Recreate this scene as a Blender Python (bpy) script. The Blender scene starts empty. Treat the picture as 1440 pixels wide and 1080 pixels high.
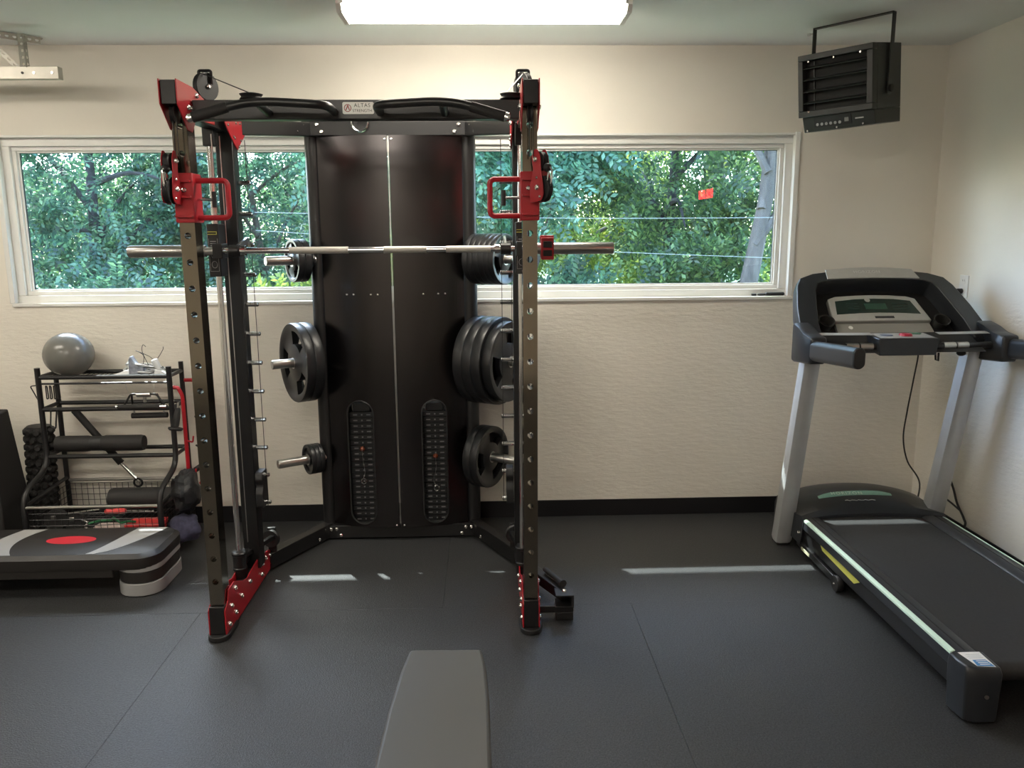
import bpy, bmesh, math, random
import numpy as np
from mathutils import Vector, Matrix

random.seed(7)
S = bpy.context.scene
COL = S.collection
R = math.radians

# ------------------------------------------------------------------ camera
FPX = 1140.0
cam_d = bpy.data.cameras.new('camera')
cam_d.sensor_fit = 'HORIZONTAL'
cam_d.sensor_width = 36.0
cam_d.lens = FPX / 1440.0 * 36.0
cam_d.clip_start = 0.05
cam_d.clip_end = 400
cam = bpy.data.objects.new('camera', cam_d)
COL.objects.link(cam)
yaw, pitch, roll = R(1.92), R(10.57), R(0.42)
fw = Vector((math.sin(yaw) * math.cos(pitch), math.cos(yaw) * math.cos(pitch), -math.sin(pitch)))
rt = Vector((math.cos(yaw), -math.sin(yaw), 0))
up = rt.cross(fw)
rt2 = rt * math.cos(roll) - up * math.sin(roll)
up2 = rt * math.sin(roll) + up * math.cos(roll)
M = Matrix((rt2, up2, -fw)).transposed().to_4x4()
M.translation = (0, 0, 1.627)
cam.matrix_world = M
S.camera = cam

# ------------------------------------------------------------------ world, sun, exposure
W = bpy.data.worlds.new('world')
S.world = W
W.use_nodes = True
wn = W.node_tree.nodes
sky = wn.new('ShaderNodeTexSky')
sky.sky_type = 'NISHITA'
sky.sun_disc = False
sky.sun_elevation = R(53)
SUN_AZ = math.atan2(-0.58, 0.78)       # sun stands behind the window wall, towards -x
sky.sun_rotation = SUN_AZ
sky.air_density = 1.0
sky.dust_density = 1.6
sky.ozone_density = 1.2
bg = wn['Background']
bg.inputs['Strength'].default_value = 2.1
wb_mix = wn.new('ShaderNodeVectorMath')       # the camera is white balanced for the lamps, so daylight reads blue
wb_mix.operation = 'MULTIPLY'
wb_mix.inputs[1].default_value = (0.90, 0.98, 1.10)
W.node_tree.links.new(sky.outputs[0], wb_mix.inputs[0])
W.node_tree.links.new(wb_mix.outputs[0], bg.inputs['Color'])

sun_d = bpy.data.lights.new('sun', 'SUN')
sun_d.energy = 11.0
sun_d.angle = R(0.6)
sun_d.color = (0.97, 0.98, 0.96)
sun = bpy.data.objects.new('sun', sun_d)
COL.objects.link(sun)
sd = Vector((0.58, -0.78, -1.30)).normalized()
sun.rotation_euler = sd.to_track_quat('-Z', 'Y').to_euler()

S.view_settings.view_transform = 'Standard'
S.view_settings.look = 'None'
S.view_settings.gamma = 1.0
S.view_settings.use_curve_mapping = False
S.view_settings.exposure = 0.58
LAMP = 19.5            # emission of the fluorescent diffusers

# ------------------------------------------------------------------ materials
MATS = {}
def mat(name, col, rough=0.5, metal=0.0, spec=0.5, noise=0.0, nscale=40.0, bump=0.0, bscale=120.0, coat=0.0,
        stretch=None, aniso=0.0, rvar=0.0, emit=None, estr=0.0, bdist=0.002):
    if name in MATS:
        return MATS[name]
    m = bpy.data.materials.new(name)
    m.use_nodes = True
    nt = m.node_tree
    b = nt.nodes['Principled BSDF']
    b.inputs['Base Color'].default_value = (*col, 1)
    b.inputs['Roughness'].default_value = rough
    b.inputs['Metallic'].default_value = metal
    b.inputs['Specular IOR Level'].default_value = spec
    if coat:
        b.inputs['Coat Weight'].default_value = coat
        b.inputs['Coat Roughness'].default_value = 0.08
    if aniso:
        b.inputs['Anisotropic'].default_value = aniso
    if emit:
        b.inputs['Emission Color'].default_value = (*emit, 1)
        b.inputs['Emission Strength'].default_value = estr
    tc = nt.nodes.new('ShaderNodeTexCoord')
    vec = tc.outputs['Object']
    if stretch:
        mp = nt.nodes.new('ShaderNodeMapping')
        mp.inputs['Scale'].default_value = stretch
        nt.links.new(vec, mp.inputs['Vector'])
        vec = mp.outputs[0]
    if noise or rvar:
        n = nt.nodes.new('ShaderNodeTexNoise')
        n.inputs['Scale'].default_value = nscale
        n.inputs['Detail'].default_value = 5
        nt.links.new(vec, n.inputs['Vector'])
        if noise:
            r = nt.nodes.new('ShaderNodeMapRange')
            r.inputs[1].default_value = 0.3
            r.inputs[2].default_value = 0.7
            r.inputs[3].default_value = 1 - noise
            r.inputs[4].default_value = 1 + noise
            nt.links.new(n.outputs[0], r.inputs[0])
            mx = nt.nodes.new('ShaderNodeVectorMath')
            mx.operation = 'SCALE'
            mx.inputs[0].default_value = col
            nt.links.new(r.outputs[0], mx.inputs['Scale'])
            nt.links.new(mx.outputs[0], b.inputs['Base Color'])
        if rvar:
            r2 = nt.nodes.new('ShaderNodeMapRange')
            r2.inputs[1].default_value = 0.3
            r2.inputs[2].default_value = 0.7
            r2.inputs[3].default_value = max(0, rough - rvar)
            r2.inputs[4].default_value = min(1, rough + rvar)
            nt.links.new(n.outputs[0], r2.inputs[0])
            nt.links.new(r2.outputs[0], b.inputs['Roughness'])
    if bump:
        n2 = nt.nodes.new('ShaderNodeTexNoise')
        n2.inputs['Scale'].default_value = bscale
        n2.inputs['Detail'].default_value = 4
        nt.links.new(vec, n2.inputs['Vector'])
        bp = nt.nodes.new('ShaderNodeBump')
        bp.inputs['Strength'].default_value = bump
        bp.inputs['Distance'].default_value = bdist
        nt.links.new(n2.outputs[0], bp.inputs['Height'])
        nt.links.new(bp.outputs[0], b.inputs['Normal'])
    MATS[name] = m
    return m

def wall_material():
    m = mat('painted wall', (0.80, 0.76, 0.68), 0.62, spec=0.3, noise=0.03, nscale=2.5)
    nt = m.node_tree
    b = nt.nodes['Principled BSDF']
    tc = nt.nodes['Texture Coordinate']
    mp = nt.nodes.new('ShaderNodeMapping')
    mp.inputs['Scale'].default_value = (0.45, 0.45, 1.5)
    nt.links.new(tc.outputs['Object'], mp.inputs['Vector'])
    n = nt.nodes.new('ShaderNodeTexNoise')
    n.inputs['Scale'].default_value = 34
    n.inputs['Detail'].default_value = 7
    n.inputs['Roughness'].default_value = 0.6
    nt.links.new(mp.outputs[0], n.inputs['Vector'])
    sp = nt.nodes.new('ShaderNodeSeparateXYZ')
    nt.links.new(tc.outputs['Object'], sp.inputs[0])
    rg = nt.nodes.new('ShaderNodeMapRange')            # rough parging below the sill, smooth board above
    rg.inputs[1].default_value = 1.20
    rg.inputs[2].default_value = 1.34
    rg.inputs[3].default_value = 0.42
    rg.inputs[4].default_value = 0.05
    nt.links.new(sp.outputs['Z'], rg.inputs[0])
    bp = nt.nodes.new('ShaderNodeBump')
    bp.inputs['Distance'].default_value = 0.010
    nt.links.new(rg.outputs[0], bp.inputs['Strength'])
    nt.links.new(n.outputs[0], bp.inputs['Height'])
    nt.links.new(bp.outputs[0], b.inputs['Normal'])
    return m
M_WALL = wall_material()
M_CEIL = mat('ceiling board', (0.80, 0.815, 0.80), 0.55, spec=0.3, noise=0.03, nscale=1.2, bump=0.15, bscale=3, bdist=0.02)
M_FLOOR = mat('rubber mat', (0.033, 0.034, 0.036), 0.50, spec=0.5, noise=0.55, nscale=150, bump=0.8, bscale=190, bdist=0.003)
M_BASE = mat('black baseboard vinyl', (0.006, 0.006, 0.008), 0.45)
M_TRIM = mat('white window vinyl', (0.80, 0.80, 0.77), 0.35, noise=0.03, nscale=6)
M_TRIM2 = mat('window gasket', (0.03, 0.03, 0.03), 0.6)
M_BLACK = mat('black powder coat', (0.011, 0.011, 0.012), 0.38, spec=0.5, bump=0.12, bscale=500, bdist=0.0004)
M_MATTE = mat('matte black plastic', (0.014, 0.014, 0.015), 0.55)
M_PLATE = mat('black rubber plate', (0.012, 0.013, 0.015), 0.36, spec=0.5, bump=0.1, bscale=200, bdist=0.0005)
M_CHROME = mat('chrome', (0.78, 0.78, 0.78), 0.12, metal=1)
M_STEEL = mat('brushed steel', (0.55, 0.54, 0.52), 0.28, metal=1)
M_DKCHROME = mat('smoked chrome post', (0.29, 0.255, 0.205), 0.12, metal=1, rvar=0.05, nscale=5)
M_RED = mat('red powder coat', (0.42, 0.012, 0.022), 0.32, spec=0.5)
M_PANEL = mat('bronze black door panel', (0.075, 0.070, 0.072), 0.25, metal=1, aniso=0.5, rvar=0.0)
M_ALU = mat('aluminium edge', (0.55, 0.53, 0.50), 0.3, metal=1)
M_BOLT = mat('zinc bolt', (0.75, 0.74, 0.72), 0.2, metal=1)
M_CABLE = mat('coated cable', (0.02, 0.02, 0.02), 0.35)
M_SILVER = mat('silver plastic', (0.42, 0.42, 0.40), 0.38, spec=0.5, noise=0.03)
M_GREYMET = mat('silver painted metal', (0.50, 0.515, 0.53), 0.36, metal=0.25, noise=0.05, nscale=12)
M_DGREY = mat('charcoal plastic', (0.022, 0.025, 0.03), 0.34, spec=0.5)
M_BELT = mat('treadmill belt', (0.020, 0.020, 0.021), 0.62, noise=0.15, nscale=90, bump=0.3, bscale=700, bdist=0.0006)
M_MINT = mat('mint rail strip', (0.66, 0.86, 0.72), 0.4)
M_YELLOW = mat('yellow sticker', (0.62, 0.60, 0.12), 0.5)
M_WHITE = mat('white print', (0.80, 0.80, 0.78), 0.5)
M_BLUE = mat('blue print', (0.06, 0.24, 0.52), 0.4)
M_GLASSD = mat('dark display', (0.012, 0.028, 0.024), 0.12, spec=0.6)
M_GREENL = mat('green badge', (0.16, 0.30, 0.25), 0.35)
M_STOP = mat('red button', (0.45, 0.02, 0.05), 0.4)
M_TEAL = mat('teal print', (0.10, 0.24, 0.16), 0.5)
M_BALL = mat('grey burst resistant ball', (0.17, 0.17, 0.155), 0.24, spec=0.5, noise=0.04, nscale=8)
M_PAD = mat('grey vinyl pad', (0.085, 0.085, 0.080), 0.46, spec=0.4, bump=0.08, bscale=260, bdist=0.0005)
M_STEPT = mat('step top rubber', (0.022, 0.020, 0.019), 0.5, bump=0.25, bscale=500, bdist=0.0006)
M_STEPG = mat('step grey print', (0.40, 0.40, 0.40), 0.5)
M_STEPR = mat('step riser grey', (0.33, 0.335, 0.34), 0.5)
M_REDP = mat('step red print', (0.72, 0.03, 0.05), 0.45)
M_FOAM = mat('black foam', (0.017, 0.016, 0.016), 0.7, bump=0.2, bscale=300, bdist=0.001)
M_REDPL = mat('red plastic', (0.72, 0.06, 0.06), 0.4)
M_GREENC = mat('green cord', (0.03, 0.20, 0.08), 0.5)
M_WHITEC = mat('white cord', (0.72, 0.74, 0.76), 0.45)
M_PURP = mat('navy fabric', (0.06, 0.06, 0.11), 0.8, noise=0.4, nscale=40)
M_GALV = mat('galvanised steel', (0.46, 0.44, 0.39), 0.45, metal=0.6, noise=0.08, nscale=14)
M_OUT = mat('outlet plastic', (0.82, 0.82, 0.80), 0.4)
M_LAMP = mat('lamp diffuser', (0.9, 0.9, 0.85), 0.4, emit=(1.0, 0.915, 0.78), estr=LAMP)
M_LAMPB = mat('lamp housing white', (0.75, 0.74, 0.70), 0.45)
M_LED = mat('red led', (0.3, 0.0, 0.0), 0.4, emit=(1.0, 0.03, 0.05), estr=14.0)
M_HEAT = mat('heater black enamel', (0.024, 0.026, 0.025), 0.42)
M_ORANGE = mat('selector pin', (0.16, 0.035, 0.012), 0.4)
M_PINK = mat('white red bag print', (0.62, 0.50, 0.46), 0.4, noise=0.3, nscale=18)

# ------------------------------------------------------------------ mesh builder
def basis(d):
    d = Vector(d).normalized()
    a = Vector((0, 0, 1)) if abs(d.z) < 0.95 else Vector((1, 0, 0))
    u = d.cross(a).normalized()
    v = d.cross(u).normalized()
    return u, v, d

class MB:
    def __init__(s):
        s.v = []
        s.f = []
    def add(s, vs, fs):
        o = len(s.v)
        s.v += [tuple(p) for p in vs]
        s.f += [tuple(o + i for i in f) for f in fs]
        return s
    def bx(s, x0, x1, y0, y1, z0, z1):
        vs = [(x0, y0, z0), (x1, y0, z0), (x1, y1, z0), (x0, y1, z0), (x0, y0, z1), (x1, y0, z1), (x1, y1, z1), (x0, y1, z1)]
        return s.add(vs, [(0, 3, 2, 1), (4, 5, 6, 7), (0, 1, 5, 4), (1, 2, 6, 5), (2, 3, 7, 6), (3, 0, 4, 7)])
    def hexa(s, b, t):
        return s.add(list(b) + list(t), [(0, 3, 2, 1), (4, 5, 6, 7), (0, 1, 5, 4), (1, 2, 6, 5), (2, 3, 7, 6), (3, 0, 4, 7)])
    def bar(s, p0, p1, w, h, upv=(0, 0, 1)):
        p0, p1 = Vector(p0), Vector(p1)
        d = (p1 - p0).normalized()
        u = d.cross(Vector(upv)).normalized()
        v = u.cross(d).normalized()
        q = [(-w / 2, -h / 2), (w / 2, -h / 2), (w / 2, h / 2), (-w / 2, h / 2)]
        return s.hexa([p0 + u * a + v * b for a, b in q], [p1 + u * a + v * b for a, b in q])
    def cyl(s, p0, p1, r0, r1=None, n=16, caps=True):
        r1 = r0 if r1 is None else r1
        p0, p1 = Vector(p0), Vector(p1)
        u, v, d = basis(p1 - p0)
        vs = []
        for p, r in ((p0, r0), (p1, r1)):
            for i in range(n):
                a = 2 * math.pi * i / n
                vs.append(p + u * (r * math.cos(a)) + v * (r * math.sin(a)))
        fs = [(i, (i + 1) % n, n + (i + 1) % n, n + i) for i in range(n)]
        if caps:
            fs += [tuple(range(n))[::-1], tuple(range(n, 2 * n))]
        return s.add(vs, fs)
    def tube(s, pts, r, n=8, closed=False, sx=1.0, sy=1.0):
        pts = [Vector(p) for p in pts]
        m = len(pts)
        tang = []
        for i in range(m):
            if closed:
                t = pts[(i + 1) % m] - pts[i - 1]
            else:
                t = pts[min(i + 1, m - 1)] - pts[max(i - 1, 0)]
            tang.append(t.normalized())
        u, v, _ = basis(tang[0])
        vs = []
        for i in range(m):
            if i:
                ax = tang[i - 1].cross(tang[i])
                if ax.length > 1e-7:
                    q = Matrix.Rotation(tang[i - 1].angle(tang[i]), 3, ax.normalized())
                    u = q @ u
                    v = q @ v
            rr = r[i] if isinstance(r, (list, tuple)) else r
            for k in range(n):
                a = 2 * math.pi * k / n
                vs.append(pts[i] + u * (rr * sx * math.cos(a)) + v * (rr * sy * math.sin(a)))
        fs = []
        for i in range(m if closed else m - 1):
            j = (i + 1) % m
            fs += [(i * n + k, i * n + (k + 1) % n, j * n + (k + 1) % n, j * n + k) for k in range(n)]
        if not closed:
            fs += [tuple(range(n))[::-1], tuple((m - 1) * n + k for k in range(n))]
        return s.add(vs, fs)
    def lathe(s, prof, org, axis, n=32, closed=False):
        u, v, d = basis(axis)
        org = Vector(org)
        vs = []
        for r, h in prof:
            for k in range(n):
                a = 2 * math.pi * k / n
                vs.append(org + d * h + u * (r * math.cos(a)) + v * (r * math.sin(a)))
        m = len(prof)
        fs = []
        for i in range(m if closed else m - 1):
            j = (i + 1) % m
            fs += [(i * n + k, i * n + (k + 1) % n, j * n + (k + 1) % n, j * n + k) for k in range(n)]
        if not closed:
            fs += [tuple(range(n))[::-1], tuple((m - 1) * n + k for k in range(n))]
        return s.add(vs, fs)
    def prism(s, poly, dep):
        poly = [Vector(p) for p in poly]
        dep = Vector(dep)
        n = len(poly)
        vs = poly + [p + dep for p in poly]
        fs = [tuple(range(n))[::-1], tuple(range(n, 2 * n))] + [(i, (i + 1) % n, n + (i + 1) % n, n + i) for i in range(n)]
        return s.add(vs, fs)
    def sphere(s, c, r, nu=24, nv=14, sc=(1, 1, 1)):
        c = Vector(c)
        vs = [c + Vector((0, 0, -r * sc[2]))]
        for j in range(1, nv):
            t = math.pi * j / nv
            for i in range(nu):
                a = 2 * math.pi * i / nu
                vs.append(c + Vector((r * sc[0] * math.sin(t) * math.cos(a), r * sc[1] * math.sin(t) * math.sin(a), -r * sc[2] * math.cos(t))))
        vs.append(c + Vector((0, 0, r * sc[2])))
        fs = [(0, 1 + (i + 1) % nu, 1 + i) for i in range(nu)]
        for j in range(nv - 2):
            for i in range(nu):
                a, b = 1 + j * nu + i, 1 + j * nu + (i + 1) % nu
                fs.append((a, b, b + nu, a + nu))
        L = len(vs) - 1
        b0 = 1 + (nv - 2) * nu
        fs += [(b0 + i, b0 + (i + 1) % nu, L) for i in range(nu)]
        return s.add(vs, fs)
    def mesh(s, name, off=(0, 0, 0), angle=35):
        me = bpy.data.meshes.new(name)
        o = Vector(off)
        me.from_pydata([tuple(Vector(p) - o) for p in s.v], [], s.f)
        bm = bmesh.new()
        bm.from_mesh(me)
        bmesh.ops.recalc_face_normals(bm, faces=bm.faces)
        bm.to_mesh(me)
        bm.free()
        for p in me.polygons:
            p.use_smooth = True
        me.set_sharp_from_angle(angle=R(angle))
        return me

def fillet(pts, r, seg=6, closed=False):
    pts = [Vector(p) for p in pts]
    out = []
    m = len(pts)
    for i in range(m):
        if not closed and i in (0, m - 1):
            out.append(pts[i])
            continue
        p, a, b = pts[i], pts[i - 1], pts[(i + 1) % m]
        d0, d1 = (a - p), (b - p)
        rr = min(r, d0.length * 0.48, d1.length * 0.48)
        q0, q1 = p + d0.normalized() * rr, p + d1.normalized() * rr
        for k in range(seg + 1):
            t = k / seg
            out.append(q0 * (1 - t) ** 2 + p * 2 * t * (1 - t) + q1 * t * t)
    return out

def smooth_path(pts, n=8):
    pts = [Vector(p) for p in pts]
    out = []
    for i in range(len(pts) - 1):
        p0, p1, p2, p3 = pts[max(i - 1, 0)], pts[i], pts[i + 1], pts[min(i + 2, len(pts) - 1)]
        for k in range(n):
            t = k / n
            out.append(0.5 * ((2 * p1) + (p2 - p0) * t + (2 * p0 - 5 * p1 + 4 * p2 - p3) * t * t + (3 * p1 - p0 - 3 * p2 + p3) * t ** 3))
    out.append(pts[-1])
    return out

def rrect(x0, x1, y0, y1, r, seg=5):
    out = []
    for cx, cy, a0 in ((x1 - r, y1 - r, 0), (x0 + r, y1 - r, 90), (x0 + r, y0 + r, 180), (x1 - r, y0 + r, 270)):
        for k in range(seg + 1):
            a = R(a0 + 90 * k / seg)
            out.append((cx + r * math.cos(a), cy + r * math.sin(a)))
    return out

OFF = {}
def place(name, me, m, parent=None, bevel=0.0):
    o = bpy.data.objects.new(name, me)
    COL.objects.link(o)
    if m is not None and not me.materials:
        me.materials.append(m)
    if parent is not None:
        o.parent = parent
    if bevel:
        md = o.modifiers.new('bevel', 'BEVEL')
        md.width = bevel
        md.segments = 2
        md.limit_method = 'ANGLE'
        md.angle_limit = R(40)
    return o

def part(name, mb, m, root, bevel=0.0, angle=35, label=None):
    """root may be a thing (empty) or a part of it; mesh coordinates are written in the world frame of the thing"""
    off = OFF.get(root, Vector((0, 0, 0)))
    o = place(name, mb.mesh(name, off, angle), m, root, bevel)
    OFF[o] = off
    if label:
        o['label'] = label
    return o

def tag(o, label, cat, group=None):
    o['label'] = label
    o['category'] = cat
    if group:
        o['group'] = group
    return o

def thing(name, loc, label, cat, group=None, rot=None, local=False):
    o = bpy.data.objects.new(name, None)
    COL.objects.link(o)
    o.location = loc
    o.empty_display_size = 0.05
    if rot:
        o.rotation_euler = rot
    OFF[o] = Vector((0, 0, 0)) if local else Vector(loc)
    return tag(o, label, cat, group)

def single(name, mb, m, loc, label, cat, group=None, bevel=0.0, angle=35):
    o = place(name, mb.mesh(name, loc, angle), m, None, bevel)
    o.location = loc
    OFF[o] = Vector(loc)
    return tag(o, label, cat, group)

def struct(name, mb, m, bevel=0.0):
    o = place(name, mb.mesh(name), m, None, bevel)
    o['kind'] = 'structure'
    OFF[o] = Vector((0, 0, 0))
    return o

def shared(name, me, root, loc, rot=None, mtx=None):
    o = bpy.data.objects.new(name, me)
    COL.objects.link(o)
    o.parent = root
    off = OFF.get(root, Vector((0, 0, 0)))
    if mtx is not None:
        mm = mtx.copy()
        mm.translation = mm.translation - off
        o.matrix_local = mm
    else:
        o.location = Vector(loc) - off
        if rot:
            o.rotation_euler = rot
    return o

def text_part(name, body, size, m, root, loc, rx, rz=0.0, depth=0.0004, spacing=1.0):
    cu = bpy.data.curves.new(name, 'FONT')
    cu.body = body
    cu.size = size
    cu.align_x = 'CENTER'
    cu.align_y = 'CENTER'
    cu.extrude = depth
    cu.space_character = spacing
    tmp = bpy.data.objects.new(name + '_tmp', cu)
    COL.objects.link(tmp)
    dg = bpy.context.evaluated_depsgraph_get()
    me = bpy.data.meshes.new_from_object(tmp.evaluated_get(dg))
    me.name = name
    bpy.data.objects.remove(tmp)
    bpy.data.curves.remove(cu)
    me.materials.clear()
    me.materials.append(m)
    o = bpy.data.objects.new(name, me)
    COL.objects.link(o)
    o.parent = root
    o.location = Vector(loc) - OFF.get(root, Vector((0, 0, 0)))
    o.rotation_euler = (rx, 0, rz)
    return o

# bolts: one shared mesh, head points along +Z
def bolt_mesh(name, r, h, m):
    b = MB()
    b.lathe([(r, 0), (r, h * 0.35), (r * 0.86, h * 0.75), (r * 0.5, h), (r * 0.45, h * 0.8)], (0, 0, 0), (0, 0, 1), 10)
    me = b.mesh(name)
    me.materials.append(m)
    return me
BOLT = bolt_mesh('bolt', 0.011, 0.010, M_BOLT)
BOLT_S = bolt_mesh('small_bolt', 0.006, 0.005, M_BOLT)
def bolt(root, loc, d, small=False, name='bolt'):
    u, v, w = basis(d)
    mtx = Matrix((u, w.cross(u), w)).transposed().to_4x4()
    mtx.translation = Vector(loc)
    return shared(name, BOLT_S if small else BOLT, root, loc, mtx=mtx)

# ================================================================== ROOM
YW, XR, XL, YF, ZC = 4.50, 2.504, -4.9, -2.6, 2.594
WX0, WX1, WZ0, WZ1 = -2.545, 1.70, 1.262, 2.140     # rough window opening
T = 0.16

# floor: slab and the rubber mats lying on it, joint by joint
fl = struct('floor', MB().bx(XL - .2, XR + .2, YF - .2, YW + .2, -0.12, -0.012), mat('concrete slab', (0.02, 0.02, 0.02), 0.8))
xs = [XL, -3.14, -1.26, 0.635, XR]
ys = [YF, -1.53, -0.31, 0.91, 2.13, 3.352, YW]
g = 0.0006
for i in range(len(xs)):
    for j in range(len(ys) - 1):
        xr_ = [XL, -3.9, -2.06, -0.20, 1.66, XR] if j == len(ys) - 2 else xs + [XR + 1]
        x0, x1 = xr_[i] + g, xr_[i + 1] - g
        y0, y1 = ys[j] + g, ys[j + 1] - g
        if x0 > XR:
            continue
        dz = random.uniform(-0.0007, 0.0)
        part('rubber_mat', MB().bx(x0, x1, y0, y1, -0.012, dz), M_FLOOR, fl, bevel=0.0008)

struct('ceiling', MB().bx(XL - .2, XR + .2, YF - .2, YW + T, ZC, ZC + 0.1), M_CEIL)
wb = MB()
wb.bx(XL, XR, YW, YW + T, 0, WZ0)
wb.bx(XL, XR, YW, YW + T, WZ1, ZC)
wb.bx(XL, WX0, YW, YW + T, WZ0, WZ1)
wb.bx(WX1, XR, YW, YW + T, WZ0, WZ1)
struct('wall_back', wb, M_WALL)
struct('wall_right', MB().bx(XR, XR + T, YF, YW + T, 0, ZC), M_WALL)
struct('wall_left', MB().bx(XL - T, XL, YF, YW + T, 0, ZC), M_WALL)
struct('wall_front', MB().bx(XL - T, XR + T, YF - T, YF, 0, ZC), M_WALL)
struct('baseboard_back', MB().bx(XL, XR - 0.008, YW - 0.008, YW, 0.0, 0.098), M_BASE, 0.002)
struct('baseboard_right', MB().bx(XR - 0.008, XR, YF, YW, 0.0, 0.098), M_BASE, 0.002)

# window
win = struct('window_1', MB().bx(WX0, WX1, YW + 0.03, YW + 0.11, WZ0, WZ0 + 0.045)
             .bx(WX0, WX1, YW + 0.03, YW + 0.11, WZ1 - 0.045, WZ1)
             .bx(WX0, WX0 + 0.045, YW + 0.03, YW + 0.11, WZ0 + .045, WZ1 - .045)
             .bx(WX1 - 0.045, WX1, YW + 0.03, YW + 0.11, WZ0 + .045, WZ1 - .045), M_TRIM, 0.003)
def ring(x0, x1, z0, z1, w, y0, y1):
    b = MB()
    b.bx(x0, x1, y0, y1, z0, z0 + w).bx(x0, x1, y0, y1, z1 - w, z1)
    b.bx(x0, x0 + w, y0, y1, z0 + w, z1 - w).bx(x1 - w, x1, y0, y1, z0 + w, z1 - w)
    return b
part('sash', ring(WX0 + .045, WX1 - .045, WZ0 + .045, WZ1 - .045, 0.022, YW + 0.05, YW + 0.09), M_TRIM, win, 0.003)
part('glazing_bead', ring(WX0 + .067, WX1 - .067, WZ0 + .067, WZ1 - .067, 0.010, YW + 0.062, YW + 0.082), M_TRIM, win, 0.002)
part('gasket', ring(WX0 + .076, WX1 - .076, WZ0 + .076, WZ1 - .076, 0.003, YW + 0.068, YW + 0.078), M_TRIM2, win)
gm = bpy.data.materials.new('window glass')
gm.use_nodes = True
nt = gm.node_tree
nt.nodes.remove(nt.nodes['Principled BSDF'])
tr = nt.nodes.new('ShaderNodeBsdfTransparent')
tr.inputs[0].default_value = (0.93, 0.97, 0.955, 1)
gl = nt.nodes.new('ShaderNodeBsdfGlossy')
gl.inputs['Roughness'].default_value = 0.0
ge = nt.nodes.new('ShaderNodeNewGeometry')
dt = nt.nodes.new('ShaderNodeVectorMath')
dt.operation = 'DOT_PRODUCT'
nt.links.new(ge.outputs['Normal'], dt.inputs[0])
nt.links.new(ge.outputs['Incoming'], dt.inputs[1])
def mth(op, a, b):
    n = nt.nodes.new('ShaderNodeMath')
    n.operation = op
    for i, q in enumerate((a, b)):
        if q is None:
            continue
        if isinstance(q, float):
            n.inputs[i].default_value = q
        else:
            nt.links.new(q, n.inputs[i])
    return n.outputs[0]
f5 = mth('POWER', mth('SUBTRACT', 1.0, mth('ABSOLUTE', dt.outputs['Value'], None)), 5.0)
fr_out = mth('ADD', mth('MULTIPLY', f5, 0.96), 0.04)      # reflectance of one glass surface
mx = nt.nodes.new('ShaderNodeMixShader')
nt.links.new(fr_out, mx.inputs[0])
nt.links.new(tr.outputs[0], mx.inputs[1])
nt.links.new(gl.outputs[0], mx.inputs[2])
nt.links.new(mx.outputs[0], nt.nodes['Material Output'].inputs[0])
part('glass_pane', MB().bx(WX0 + .07, WX1 - .07, YW + 0.071, YW + 0.075, WZ0 + .07, WZ1 - .07), gm, win)
# casing around the opening, on the room side
tm = MB()
tm.bx(WX0 - 0.012, WX1 + 0.02, YW - 0.012, YW + 0.03, WZ0 - 0.012, WZ0 + 0.006)
tm.bx(WX1 - 0.006, WX1 + 0.022, YW - 0.010, YW + 0.03, WZ0 + 0.006, WZ1 + 0.012)
tm.bx(WX0 - 0.022, WX0 + 0.006, YW - 0.010, YW + 0.03, WZ0 + 0.006, WZ1 + 0.012)
struct('trim_1', tm, M_TRIM, 0.003)
struct('trim_2', MB().bx(WX0 - 0.02, WX1 + 0.02, YW - 0.004, YW + 0.02, WZ1 - 0.004, WZ1 + 0.008), M_TRIM, 0.002)
# eave over the window, outside
struct('trim_3', MB().bx(-9, 6, YW + T, YW + 0.67, 2.50, 2.62), mat('soffit white', (0.7, 0.7, 0.68), 0.6))

# ================================================================== LIGHTS
def strip_light(loc, label):
    x, y, _ = loc
    t = thing('ceiling_light', (x, y, ZC), label, 'ceiling light', 'fluorescent strip lights')
    part('housing', MB().bx(x - .61, x + .61, y - .13, y + .13, ZC - 0.022, ZC - 0.001), M_LAMPB, t, 0.004)
    prof = [(-.125, -.020), (-.125, -.045), (-.095, -.074), (.095, -.074), (.125, -.045), (.125, -.020)]
    part('diffuser', MB().prism([(x - .585, y + a, ZC + b) for a, b in prof], (1.17, 0, 0)), M_LAMP, t, 0.004)
    pe = [(-.130, -.018), (-.130, -.048), (-.098, -.078), (.098, -.078), (.130, -.048), (.130, -.018)]
    for sx in (-1, 1):
        e = part('end_cap', MB().prism([(x + sx * .585, y + a, ZC + b) for a, b in pe], (sx * .022, 0, 0)), M_LAMPB, t, 0.003)
        part('clip', MB().bx(x + sx * .58 - .006, x + sx * .58 + .006, y - .138, y - .1285, ZC - .05, ZC - .03), M_STEEL, e)
    return t
strip_light((0.02, 3.66, 0), 'lit white fluorescent strip light on the ceiling above the tower with the cable machine')
for lx, ly, txt in ((-2.95, 3.0, 'over the garage door track end'), (-0.9, 0.8, 'over the bench side of the room'), (-2.95, 0.8, 'over the middle of the garage door side'), (-1.2, -1.5, 'at the end of the room facing the window')):
    strip_light((lx, ly, 0), 'lit white fluorescent strip light ' + txt)

# ================================================================== SMITH MACHINE
XC, HW = -0.463, 0.640
rk = thing('smith_machine', (XC, 3.70, 0), 'black and red smith machine cable tower with smoked chrome posts before the window', 'gym machine')
ZV = Vector((0, 0, 1))

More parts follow.
